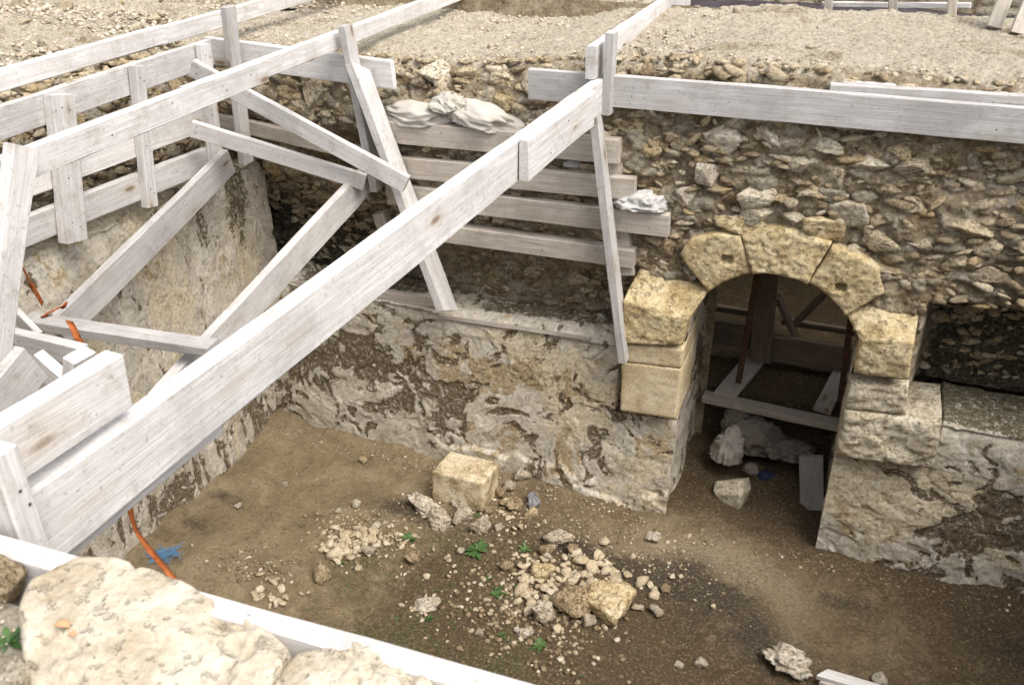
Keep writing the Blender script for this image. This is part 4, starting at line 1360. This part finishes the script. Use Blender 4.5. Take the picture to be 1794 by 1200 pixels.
big_stone('limestone_block', [(-40, 1075), (-160, 1040), (-300, 1080), (-330, 1180), (-200, 1260), (-60, 1200)], 2.80, 0.25, RIMST, 'limestone block beyond the left end of the near rim', 1030, 0.02, 0.02)

# brick-coloured chips on the large block
for k, (px, py, r, lab) in enumerate(((110, 1093, 0.009, 'orange brick chip lying on the large cream block, upper one'), (130, 1110, 0.006, 'orange brick chip lying on the large cream block, lower one'))):
    t_ = NT('brick_chip').done((0.50, 0.29, 0.16), None, 0.9, 0.1)
    M = Matrix.Translation(Vector(at(px, py, 'Z', 2.868))) @ Matrix.Rotation(0.5, 4, 'Z') @ Matrix.Diagonal((r * 1.5, r, r * 0.8, 1))
    prop(link('brick_chip', rock_mesh('brick_chip', 1040 + k, 2, 7, 0.08, 1.0, False, 0.4, 0.7), t_, None, M), lab, 'chip')

# ================================================================== STONES ON THE FLOOR
# the cut block by the wall
bw, bd, bh = 0.375, 0.28, 0.235
q = at(852, 898, 'Z', 0.03)
bm = bmesh.new()
bmesh.ops.create_cube(bm, size=2.0)
bmesh.ops.subdivide_edges(bm, edges=bm.edges[:], cuts=26, use_grid_fill=True)
me = bpy.data.meshes.new('cut_block')
bm.to_mesh(me)
bm.free()
V = np.array([v.co[:] for v in me.vertices]) * np.array([bw, bd, bh]) / 2
hd = np.array([bw, bd, bh]) / 2
chip = 0.012 + 0.022 * np.clip(fbm(V * 11 + 2, 4, 1099), -0.45, 1)
inn = np.clip(V, -(hd - chip[:, None]), hd - chip[:, None])
df = V - inn
V = inn + df / np.maximum(1e-6, np.linalg.norm(df, axis=1))[:, None] * np.minimum(np.linalg.norm(df, axis=1), chip)[:, None]
V = V + V / np.linalg.norm(V, axis=1)[:, None] * (0.006 * fbm(V * 14 + 3, 4, 1100) + 0.002 * fbm(V * 60, 2, 1101))[:, None]
me.vertices.foreach_set('co', V.astype(np.float32).ravel())
for p_ in me.polygons: p_.use_smooth = True
yawb = R(-1)
M = Matrix.Translation((q[0] - bw / 2 * math.cos(yawb) - 0.01, q[1] + bd / 2 - 0.02, bh / 2 + 0.035)) @ Matrix.Rotation(yawb, 4, 'Z') @ Matrix.Rotation(R(-4), 4, 'X')
BLOCKM = m_rock('stained_block', [(0.38, (0.30, 0.22, 0.12)), (0.48, (0.52, 0.42, 0.265)), (0.60, (0.66, 0.565, 0.41))], 7.0, 0.6, 0.3, True, 70.0, None, 0.01, 0.6)
prop(link('cut_block', me, BLOCKM, None, M), 'squared pale limestone block lying at the foot of the plastered wall', 'block')


def floor_rock(px, py, wpx, hpx, mat, label, seed, name='rock', flat=0.75, zb=0.0, sub=4, rough=0.13, rz=0.0):
    """px, py: middle of the rock in the photograph; wpx: its width there"""
    q = at(px, py, 'Z', 0.0)
    s_ = np.linalg.norm(q - CAMPOS) / 1600.0
    r = 0.5 * wpx * s_
    rh = max(0.35 * r, min(1.0 * r, 0.5 * hpx * s_ * 1.05))
    q = at(px, py, 'Z', rh * 0.55 + zb)
    z = fz(q[0], q[1]) + rh * 0.55 + zb
    M = Matrix.Translation((q[0], q[1], z)) @ Matrix.Rotation(R(21) + rz, 4, 'Z') @ Matrix.Rotation(0.15 * math.sin(seed), 4, 'Y') @ Matrix.Diagonal((r, 0.5 * r + 0.5 * rh, rh, 1))
    o = link(name, rock_mesh(name, seed, sub, 10, 0.06 + rough * 1.5, 1.0, sub > 3), mat, None, M)
    return prop(o, label, 'rock')


named = [
    (1072, 1056, 92, 72, BUFFR, 'large flat-topped buff boulder at the right end of the rubble heap', 1201, 0.05),
    (1002, 1062, 64, 62, BROWNR, 'long brown rock leaning beside the large buff boulder', 1202, 0.14),
    (955, 1085, 52, 50, PINKR, 'lumpy pale rock at the front of the rubble heap', 1203, 0.2),
    (952, 1005, 44, 36, BUFFR, 'squarish ochre stone standing on the rubble heap', 1204, 0.04),
    (975, 945, 56, 38, PINKR, 'grey elongated rock at the back of the rubble heap', 1205, 0.18),
    (1003, 968, 30, 28, BROWNR, 'small brown rock right of the grey elongated rock', 1206, 0.12),
    (955, 970, 30, 30, BROWNR, 'small brown rock left of the grey elongated rock', 1221, 0.12),
    (958, 980, 26, 20, PALE, 'pale rock in front of the grey elongated rock', 1207, 0.15),
    (742, 893, 64, 40, PALE, 'white crumbly rock in front of the cut block', 1208, 0.2),
    (765, 920, 52, 44, PINKR, 'pinkish rock just below the white crumbly rock', 1209, 0.2),
    (810, 912, 42, 34, PINKR, 'rounded greyish rock below the cut block', 1210, 0.12),
    (803, 890, 36, 26, PINKR, 'small rough rock touching the front of the cut block', 1211, 0.2),
    (843, 930, 40, 44, PINKR, 'light rough rock beside the clump of weeds', 1212, 0.2),
    (872, 930, 18, 26, PALE, 'small pale stone right of the light rough rock', 1213, 0.15),
    (724, 987, 32, 26, BROWNR, 'dark lumpy stone alone left of the big weed', 1214, 0.15),
    (563, 1006, 36, 36, BROWNR, 'dark burnt-looking stone between the two chip scatters', 1215, 0.2),
    (887, 1000, 26, 20, BROWNR, 'brown stone at the left of the rubble heap', 1216, 0.15),
    (1140, 940, 36, 24, PALE, 'pale knobbly stone alone right of the rubble heap', 1217, 0.2),
    (1150, 1068, 26, 24, PINKR, 'small stone right of the large buff boulder', 1218, 0.15),
    (1030, 1090, 30, 26, PINKR, 'pale stone tucked in front of the large buff boulder', 1219, 0.15),
    (932, 880, 32, 30, SLATE, 'blue-grey flint at the foot of the plastered wall', 1220, 0.1),
    (933, 902, 30, 20, BUFFR, 'ochre stone below the blue-grey flint', 1222, 0.1),
    (870, 865, 34, 26, BROWNR, 'brown stone against the right side of the cut block', 1223, 0.12),
    (895, 860, 30, 24, PINKR, 'second stone right of the cut block', 1224, 0.15),
    (905, 890, 36, 30, BROWNR, 'mottled stone between the cut block and the flint', 1225, 0.15),
    (915, 845, 34, 22, PINKR, 'stone high on the small heap against the wall', 1226, 0.15),
    (885, 885, 28, 22, BUFFR, 'ochre stone in the small heap right of the cut block', 1232, 0.12),
    (856, 902, 30, 14, BROWNR, 'flat orange-brown shard in front of the cut block corner', 1233, 0.08),
    (1380, 1152, 82, 56, PALE, 'big white knobbly rock at the lower right', 1227, 0.28),
    (1226, 1160, 26, 28, PALE, 'small rounded pale stone left of the white knobbly rock', 1228, 0.12),
    (1188, 1162, 20, 12, PALE, 'flat pale pebble at the lower right', 1229, 0.1),
    (1122, 1062, 14, 12, PALE, 'pebble between the boulder and the right-hand stone', 1230, 0.1),
    (1167, 1030, 20, 30, BROWNR, 'upright brown stone right of the rubble heap', 1231, 0.15),
    (840, 1117, 16, 15, PINKR, 'small square stone near the bottom of the pit floor', 1234, 0.1),
    (918, 1113, 34, 15, PALE, 'flat pale shard near the bottom of the pit floor', 1235, 0.12),
    (745, 1068, 44, 18, PALE, 'long pale shard lying by a white bone-like stone', 1236, 0.15),
    (757, 1062, 34, 14, CREAMR, 'white bone-like stone on the mossy floor', 1237, 0.05),
    (808, 976, 14, 12, PALE, 'tiny square pale stone left of the big weed', 1238, 0.05),
    (636, 808, 16, 14, BUFFR, 'small ochre stone on the sand near the wall', 1239, 0.12),
    (500, 848, 14, 9, PINKR, 'small dark pebble on the sandy floor', 1240, 0.1),
    (418, 888, 16, 12, PALE, 'pale angular stone beside the dark smear', 1241, 0.12),
    (626, 888, 20, 16, CREAMR, 'cream stone on the sand left of the white crumbly rock', 1242, 0.15),
    (592, 898, 18, 12, CREAMR, 'flat cream stone above the left chip scatter', 1243, 0.12),
    (658, 930, 20, 18, CREAMR, 'cream angular stone at the top of the chip scatter', 1244, 0.12),
    (650, 968, 24, 20, CREAMR, 'largest cream piece at the right end of the chip scatter', 1245, 0.1),
]
for (px, py, w, h, mt, lab, sd_, rg) in named:
    floor_rock(px, py, w, h, mt, lab, sd_, rough=rg, rz=0.4 * math.sin(sd_ * 1.7), sub=4 if w > 30 else 3)
# stone on the threshold of the doorway
q = at(1288, 862, 'Z', 0.09)
M = Matrix.Translation((q[0], q[1], 0.10)) @ Matrix.Rotation(R(8), 4, 'Z') @ Matrix.Diagonal((0.145, 0.12, 0.105, 1))
prop(link('doorway_stone', rock_mesh('doorway_stone', 1250, 4, 7, 0.06, 1.0, False, 0.62, 0.8), CREAMR, None, M), 'squarish pale stone lying in the doorway', 'stone')
# upright slab leaning in the passage
o = board('slab', (at(1423, 888, 'Z', 0.0)[0], 5.27, 0.0), (at(1421, 798, 'Y', 5.40)[0], 5.40, at(1421, 798, 'Y', 5.40)[2]), (1, 0, 0), 0.155, 0.06, None, CONC)
prop(o, 'grey upright slab leaning inside the doorway by the right jamb', 'slab')
# splintered board in the lower right
o = board('split_board', at(1440, 1180, 'Z', 0.05), at(1590, 1225, 'Z', 0.03), (0, 1, 0), 0.07, 0.035, None, WOOD, (0.8, 0))
prop(o, 'white split board at the bottom right of the pit floor', 'board')
o = board('split_board', at(1440, 1192, 'Z', 0.03), at(1520, 1222, 'Z', 0.02), (0, 1, 0), 0.05, 0.02, None, WOODB, (0.5, 0))
prop(o, 'brown sliver of board under the white split board', 'board')
floor_rock(1545, 1188, 30, 24, PALE, 'white lump beside the split board', 1260, sub=3, rough=0.25)

# scatters of chips: each chip its own stone
CHIPS = [rock_mesh('rubble_chip', 1300 + k, 2, 6 + k % 3, 0.06, 0.8, False, 0.34, 0.66) for k in range(10)]
g = random.Random(31)


def chips(n, cx, cy, sx, sy, smin, smax, label, group, slope=0.0):
    for _ in range(n):
        px, py = g.gauss(cx, sx), g.gauss(cy, sy)
        py += slope * (px - cx)
        q = at(px, py, 'Z', 0.02)
        if q[1] > 4.72 or q[0] < -3.7: continue
        r = g.uniform(smin, smax) * (1.5 if g.random() < 0.12 else 1)
        M = Matrix.Translation((q[0], q[1], fz(q[0], q[1]) + r * 0.35)) @ quat(g, 0.5) @ Matrix.Diagonal((r, r * g.uniform(0.6, 1), r * g.uniform(0.45, 0.8), 1))
        prop(link('rubble_chip', CHIPS[g.randrange(10)], CHIP, None, M), label, 'chip', group)


chips(80, 618, 955, 28, 13, 0.018, 0.040, 'cream stone chip in the bright scatter left of the weeds', 'chips left of the weeds', -0.25)
chips(26, 690, 945, 24, 12, 0.012, 0.028, 'stone chip between the bright scatter and the white crumbly rock', 'chips by the crumbly rock')
chips(30, 480, 1035, 30, 14, 0.014, 0.030, 'stone chip in the scatter at the lower left of the floor', 'chips at the lower left')
chips(70, 955, 1020, 32, 34, 0.020, 0.046, 'stone chip among the rocks of the central rubble heap', 'chips of the central heap')
chips(50, 1045, 1000, 38, 24, 0.020, 0.044, 'brownish chip on the slope behind the large buff boulder', 'chips behind the boulder', 0.25)
chips(26, 900, 900, 34, 24, 0.012, 0.030, 'stone chip in the heap right of the cut block', 'chips right of the cut block', 0.2)
chips(12, 770, 1000, 40, 22, 0.010, 0.022, 'stone chip on bare soil around the dark lumpy stone', 'chips around the lumpy stone')
chips(12, 1190, 960, 22, 45, 0.015, 0.030, 'stone chip along the foot of the left doorway jamb', 'chips by the doorway')
chips(10, 735, 1070, 16, 14, 0.012, 0.022, 'stone chip beside the white bone-like stone', 'chips by the bone-like stone')

# loose grit over the floor and gravel on the upper ground
gg = np.random.default_rng(41)
pts, sz = [], []
for (n, cx, cy, sx, sy, s0, s1) in ((450, -1.5, 3.6, 1.4, 0.8, 0.003, 0.006), (700, -1.30, 3.72, 0.28, 0.24, 0.006, 0.020), (500, -2.55, 3.9, 0.2, 0.13, 0.006, 0.016), (160, -3.0, 3.45, 0.16, 0.08, 0.005, 0.014), (600, -0.8, 4.5, 0.35, 0.2, 0.004, 0.012), (500, -1.9, 4.45, 0.4, 0.2, 0.004, 0.012), (450, -2.0, 4.74, 1.0, 0.05, 0.004, 0.012), (160, 0.9, 4.74, 0.6, 0.05, 0.004, 0.012), (300, 0.2, 3.6, 0.9, 0.7, 0.003, 0.007)):
    p = np.c_[gg.normal(cx, sx, n), gg.normal(cy, sy, n)]
    ok = (p[:, 0] > -3.75) & (p[:, 0] < 3.3) & (p[:, 1] > 1.4) & (p[:, 1] < 4.86) & ~((p[:, 0] > -0.7) & (p[:, 0] < 0.15) & (p[:, 1] > 4.8))
    p = p[ok]
    z = floor_z(p[:, 0], p[:, 1])
    s_ = gg.uniform(s0, s1, len(p))
    pts.append(np.c_[p, z + s_ * 0.3]); sz.append(s_)
prop(link('loose_grit', scatter_mesh('loose_grit', np.vstack(pts), np.concatenate(sz), 42), GRAVEL), 'loose grit and crumbs strewn over the pit floor', 'grit', None, 'stuff')
pts, sz = [], []
x = gg.uniform(-4.2, 3.2, 2600)
b = gg.uniform(0.0, 1.6, 2600)
zt = wall_top(x)
s_ = gg.uniform(0.004, 0.013, 2600) * (1 + (gg.random(2600) < 0.06))
pts.append(np.c_[x, upper_face(x, zt) + 0.04 + b, zt + 0.012 + 0.3 * s_]); sz.append(s_)
x = -4.36 - gg.uniform(0, 2.7, 5200)
y = gg.uniform(2.2, 6.6, 5200)
s_ = gg.uniform(0.007, 0.022, 5200)
pts.append(np.c_[x, y, 2.81 + 0.03 * np.minimum(1.5, -4.36 - x) + 0.3 * s_]); sz.append(s_)
x, y = gg.uniform(-6, -1.8, 2200), gg.uniform(6.3, 9.0, 2200)
s_ = gg.uniform(0.008, 0.022, 2200)
pts.append(np.c_[x, y, 2.825 + 0.3 * s_]); sz.append(s_)
x, y = gg.uniform(-1.5, -0.7, 350), gg.uniform(0.45, 0.78, 350)
s_ = gg.uniform(0.002, 0.005, 350)
pts.append(np.c_[x, y, 2.815 - 0.14 * ss(0.78, 0.86, y) + 0.01 + s_]); sz.append(s_)
prop(link('crest_gravel', scatter_mesh('crest_gravel', np.vstack(pts), np.concatenate(sz), 43), CRESTG), 'stony gravel on the crest of the walls', 'gravel', None, 'stuff')

# ================================================================== PLANTS
def weed_mesh(name, n, L, seed):
    g_ = np.random.default_rng(seed)
    V, F = [], []
    for k in range(n):
        a_ = k * 2.4 + g_.uniform(-0.4, 0.4)
        up = g_.uniform(0.15, 1.0)
        ll = L * g_.uniform(0.6, 1.15)
        wd = ll * g_.uniform(0.10, 0.17)
        dirv = np.array([math.cos(a_), math.sin(a_), 0])
        sid = np.array([-math.sin(a_), math.cos(a_), 0])
        base = len(V)
        for i, f_ in enumerate((0.05, 0.3, 0.6, 0.85, 1.0)):
            w_ = wd * (0.25, 0.8, 1.0, 0.6, 0.05)[i]
            c_ = dirv * ll * f_ * (1 - 0.3 * up) + np.array([0, 0, ll * (up * f_ - 0.55 * f_ * f_ * up)])
            zc = 0.12 * wd
            V += [c_ + sid * w_ + [0, 0, zc], c_, c_ - sid * w_ + [0, 0, zc]]
        for i in range(4):
            b_ = base + 3 * i
            F += [(b_, b_ + 1, b_ + 4, b_ + 3), (b_ + 1, b_ + 2, b_ + 5, b_ + 4)]
    return mesh_np(name, np.array(V), F)


for k, (px, py, n, L, lab) in enumerate((
        (836, 972, 16, 0.085, 'largest green weed, in front of the light rough rock'),
        (920, 965, 11, 0.055, 'green weed between the rocks at the back of the heap'),
        (720, 950, 12, 0.06, 'green weed at the right end of the cream chip scatter'),
        (828, 892, 7, 0.032, 'tiny weed at the corner of the cut block'),
        (834, 910, 7, 0.034, 'tiny weed just below the cut block corner'),
        (873, 1045, 12, 0.055, 'grassy weed at the left foot of the rubble heap'),
        (858, 1018, 8, 0.04, 'small weed above the grassy one left of the heap'),
        (944, 1135, 11, 0.05, 'weed near the bottom of the pit floor'),
        (752, 1088, 8, 0.035, 'small weed below the bone-like stone'),
        (905, 1033, 7, 0.03, 'tiny weed among the chips of the heap'),
        (390, 838, 6, 0.03, 'tiny weed on the sand by the left wall'),
        (598, 985, 7, 0.03, 'tiny weed under the cream chip scatter'),
        (880, 1117, 7, 0.03, 'tiny weed right of the small square stone'))):
    q = at(px, py, 'Z', 0.02)
    M = Matrix.Translation((q[0], q[1], fz(q[0], q[1]) + 0.004)) @ Matrix.Rotation(k * 1.1, 4, 'Z')
    prop(link('weed', weed_mesh('weed', int(n * 1.5), L * 1.1, 1400 + k), LEAF, None, M), lab, 'weed', 'weeds on the pit floor')
for k, (px, py, L, lab) in enumerate(((12, 1115, 0.030, 'green sprig at the left edge beside the large cream block'), (68, 1185, 0.028, 'green sprig left of centre in the bottom left corner'), (112, 1178, 0.030, 'green sprig nearest the large block in the bottom left corner'), (150, 1198, 0.022, 'green sprig at the bottom edge under the large block'))):
    q = at(px, py, 'Z', 2.83)
    M = Matrix.Translation((q[0], q[1], 2.815))
    prop(link('weed', weed_mesh('weed', 14, L * 1.3, 1450 + k), LEAF, None, M), lab, 'weed', 'sprigs on the near rim')
# low moss and seedlings
V, F = [], []
gm = np.random.default_rng(61)
for (n, cx, cy, sx, sy) in ((420, -1.75, 3.1, 0.55, 0.35), (200, -1.6, 3.7, 0.7, 0.4), (70, -2.8, 4.2, 0.5, 0.35), (80, -2.5, 3.7, 0.25, 0.2)):
    for _ in range(n):
        x, y = gm.normal(cx, sx), gm.normal(cy, sy)
        if not (-3.7 < x < 2 and 1.5 < y < 4.75): continue
        z = fz(x, y)
        for _k in range(3):
            a_ = gm.uniform(0, 6.3); l_ = gm.uniform(0.005, 0.012)
            d_ = np.array([math.cos(a_) * l_, math.sin(a_) * l_, gm.uniform(0.2, 0.9) * l_])
            s_ = np.array([-math.sin(a_), math.cos(a_), 0]) * l_ * 0.35
            c_ = np.array([x, y, z + 0.003])
            b_ = len(V)
            V += [c_, c_ + d_ * 0.55 + s_, c_ + d_, c_ + d_ * 0.55 - s_]
            F.append((b_, b_ + 1, b_ + 2, b_ + 3))
prop(link('seedlings', mesh_np('seedlings', np.array(V), F), LEAF), 'sprinkling of tiny green seedlings on the pit floor', 'seedlings', None, 'stuff')

# ================================================================== CLOTH, STRAP, TWINE
def cloth_lump(name, c, rx, ry, rz, mat, seed, folds=6.0, amp=0.22, rot=0.0, tilt=0.0, stretch=(1, 1, 1), squash=0.25):
    """slumped sack or rag: a ball flattened onto its support and creased into folds"""
    D, T = ICO[4]
    bm = bmesh.new()
    bmesh.ops.create_icosphere(bm, subdivisions=5, radius=1.0)
    D = np.array([v.co[:] for v in bm.verts])
    T = np.array([[v.index for v in f_.verts] for f_ in bm.faces])
    bm.free()
    w = np.stack([vn(D * 1.2 + seed, seed), vn(D * 1.2 + seed + 7, seed + 1), vn(D * 1.2 + seed + 13, seed + 2)], -1)
    q = (D + 0.35 * w) * np.array(stretch) * folds
    rid = 1 - 2 * np.abs(vn(q, seed + 3))
    rid2 = 1 - 2 * np.abs(vn(q * 1.9 + 9, seed + 4))
    r = 1 + amp * (0.7 * rid + 0.3 * rid2 - 0.3) + 0.22 * vn(D * 1.5 + seed, seed + 5)
    P = D * r[:, None] * np.array([rx, ry, rz])
    lo = -rz * squash
    P[:, 2] = np.where(P[:, 2] < lo, lo + 0.08 * (P[:, 2] - lo), P[:, 2])
    me = mesh_np(name, P, T)
    M = Matrix.Translation(Vector(c)) @ Matrix.Rotation(rot, 4, 'Z') @ Matrix.Rotation(tilt, 4, 'Y')
    return link(name, me, mat, None, M)


q = at(738, 206, 'Y', 4.93)
prop(cloth_lump('sandbag', (q[0], 4.95, q[2] + 0.0), 0.225, 0.13, 0.085, CLOTH, 1501, 1.8, 0.16, 0.0, -0.03, (0.9, 1.6, 3.0), 0.4), 'left of two slumped pale sandbags on the top plank', 'sandbag', 'sandbags on the top plank')
q = at(848, 210, 'Y', 4.93)
prop(cloth_lump('sandbag', (q[0], 4.95, q[2] + 0.0), 0.215, 0.13, 0.095, CLOTH, 1502, 1.5, 0.13, 0.05, 0.14, (0.8, 1.6, 3.0), 0.4), 'right of two slumped sandbags, stained greenish, on the top plank', 'sandbag', 'sandbags on the top plank')
q = at(786, 186, 'Y', 4.92)
prop(cloth_lump('gathered_cloth', (q[0], 4.94, q[2] - 0.01), 0.125, 0.10, 0.075, CLOTH, 1503, 3.0, 0.30, 0.3, 0.1, (1.6, 1.2, 0.9)), 'crumpled white cloth heaped between the two sandbags', 'cloth')
q = at(1126, 356, 'Y', 4.90)
prop(cloth_lump('rag', (q[0], 4.90, q[2] - 0.005), 0.135, 0.09, 0.068, CLOTHW, 1504, 3.2, 0.28, 0.2, 0.0, (1.5, 1.2, 0.9)), 'crumpled white rag on the end of the third shoring plank', 'rag')
q = at(1005, 288, 'Y', 4.93)
prop(cloth_lump('rag', (q[0], 4.94, q[2]), 0.055, 0.05, 0.035, CLOTHW, 1505, 6.0, 0.25), 'small white rag between first and second shoring planks', 'rag')
# heap of sacking in the doorway
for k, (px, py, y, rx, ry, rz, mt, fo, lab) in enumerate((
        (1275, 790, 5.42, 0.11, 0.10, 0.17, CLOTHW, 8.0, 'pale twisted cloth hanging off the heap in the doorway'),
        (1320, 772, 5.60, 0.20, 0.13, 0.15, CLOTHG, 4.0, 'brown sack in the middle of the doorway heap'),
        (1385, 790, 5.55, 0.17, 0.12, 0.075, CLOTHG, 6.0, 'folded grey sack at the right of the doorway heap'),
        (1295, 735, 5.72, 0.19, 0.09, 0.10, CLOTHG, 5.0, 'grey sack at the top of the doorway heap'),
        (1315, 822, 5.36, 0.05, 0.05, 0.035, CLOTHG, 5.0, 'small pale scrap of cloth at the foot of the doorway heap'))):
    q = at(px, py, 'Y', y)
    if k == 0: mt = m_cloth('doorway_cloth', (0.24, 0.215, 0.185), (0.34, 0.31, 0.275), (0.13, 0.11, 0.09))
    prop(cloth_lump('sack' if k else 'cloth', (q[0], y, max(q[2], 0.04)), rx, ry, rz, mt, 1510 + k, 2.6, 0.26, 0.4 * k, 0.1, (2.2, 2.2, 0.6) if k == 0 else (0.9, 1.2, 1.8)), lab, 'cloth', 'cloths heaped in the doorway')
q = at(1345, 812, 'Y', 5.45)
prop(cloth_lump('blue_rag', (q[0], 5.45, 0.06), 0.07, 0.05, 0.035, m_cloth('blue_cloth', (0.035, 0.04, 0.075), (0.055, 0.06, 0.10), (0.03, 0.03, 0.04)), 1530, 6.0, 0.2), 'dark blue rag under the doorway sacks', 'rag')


def ribbon(name, pts, w, mat, twist=(0, 0), th=0.002):
    """flat webbing along points; twist in radians from start to end"""
    n = 60
    P = poly_grid(n, pts)
    for _ in range(4):
        P[1:-1] = 0.25 * P[:-2] + 0.5 * P[1:-1] + 0.25 * P[2:]
    T = np.gradient(P, axis=0)
    T /= np.linalg.norm(T, axis=1)[:, None]
    V, F = [], []
    for k in range(n):
        s_ = np.cross(T[k], (0.48, -0.56, 0.67)); s_ /= np.linalg.norm(s_)
        u_ = np.cross(s_, T[k])
        a_ = float(np.interp(k / (n - 1), np.linspace(0, 1, len(twist)), twist))
        sv = s_ * math.cos(a_) + u_ * math.sin(a_)
        nv_ = np.cross(sv, T[k])
        for (i, j) in ((-1, -1), (1, -1), (1, 1), (-1, 1)):
            V.append(P[k] + sv * w / 2 * i + nv_ * th / 2 * j)
    for k in range(n - 1):
        for q_ in range(4):
            r_ = (q_ + 1) % 4
            F.append((k * 4 + q_, k * 4 + r_, k * 4 + 4 + r_, k * 4 + 4 + q_))
    F.append((3, 2, 1, 0))
    F.append(tuple(range((n - 1) * 4, n * 4)))
    return link(name, mesh_np(name, np.array(V), F, None, False), mat)


zt_ = 1.905
ka = at(75, 533, 'Z', zt_ + 0.01)
o = ribbon('orange_strap', [at(-6, 335, 'X', -3.05), at(4, 375, 'X', -3.1), at(30, 450, 'X', -3.3), at(56, 500, 'Z', zt_ + 0.15), ka], 0.030, STRAPM, (0.9, 1.2, 0.8, 1.1), 0.0015)
prop(o, 'orange webbing strap running down from the left edge to the tie board', 'strap', 'orange straps')
kb = [at(80, 558, 'Z', zt_ - 0.03), at(77, 552, 'Z', zt_ + 0.012), at(92, 545, 'Z', zt_ + 0.012), at(110, 536, 'Z', zt_ + 0.010), at(116, 534, 'Z', zt_ - 0.02)]
o = ribbon('orange_strap', kb, 0.034, STRAPM, (1.2, 1.2), 0.006)
prop(o, 'orange strap knotted over the flat tie board', 'strap', 'orange straps')
o = ribbon('orange_strap', [at(121, 562, 'Y', 2.72), at(127, 572, 'Y', 2.70), at(134, 588, 'Y', 2.70), at(147, 612, 'Y', 2.70), at(160, 660, 'Y', 2.7)], 0.038, STRAPM, (0.9, 0.8, 0.7, 0.6), 0.0015)
prop(o, 'orange strap hanging below the tie board', 'strap', 'orange straps')
o = ribbon('orange_strap', [at(214, 815, 'Y', 1.50), at(219, 850, 'Y', 1.5), at(226, 885, 'Y', 1.5), at(238, 930, 'Y', 1.5), at(266, 968, 'Y', 1.48), at(300, 1008, 'Y', 1.45), at(330, 1060, 'Y', 1.4)], 0.028, STRAPM, (0.3, 0.3, 0.5, 1.1, 1.35, 1.2, 1.0, 1.1, 1.0, 0.9, 0.9), 0.0012)
prop(o, 'twisted orange strap hanging below the nearest beam to the near rim', 'strap', 'orange straps')

# tangle of blue twine
cu = bpy.data.curves.new('blue_twine', 'CURVE')
cu.dimensions = '3D'
cu.bevel_depth = 0.0016
cu.bevel_resolution = 1
g = random.Random(71)
q = at(290, 980, 'Z', 0.02)
for k in range(26):
    sp = cu.splines.new('POLY')
    n = 8
    sp.points.add(n - 1)
    a_ = g.uniform(-0.9, 0.9)
    L_ = g.uniform(0.05, 0.12)
    oy = g.uniform(-0.045, 0.045)
    for i in range(n):
        s_ = (i / (n - 1) - 0.5) * 2 * L_
        sp.points[i].co = (q[0] + s_ * math.cos(a_ + 0.5) - oy * math.sin(a_), q[1] + s_ * math.sin(a_ + 0.5) + oy + g.uniform(-0.02, 0.02), 0.060 + g.uniform(-0.005, 0.02), 1)
cu.materials.append(TWINE)
tw = bpy.data.objects.new('blue_twine', cu)
COL.objects.link(tw)
dg = bpy.context.evaluated_depsgraph_get()
me = bpy.data.meshes.new_from_object(tw.evaluated_get(dg))
bpy.data.objects.remove(tw)
prop(link('blue_twine', me, TWINE), 'tangle of frayed blue twine on the sandy floor', 'twine')
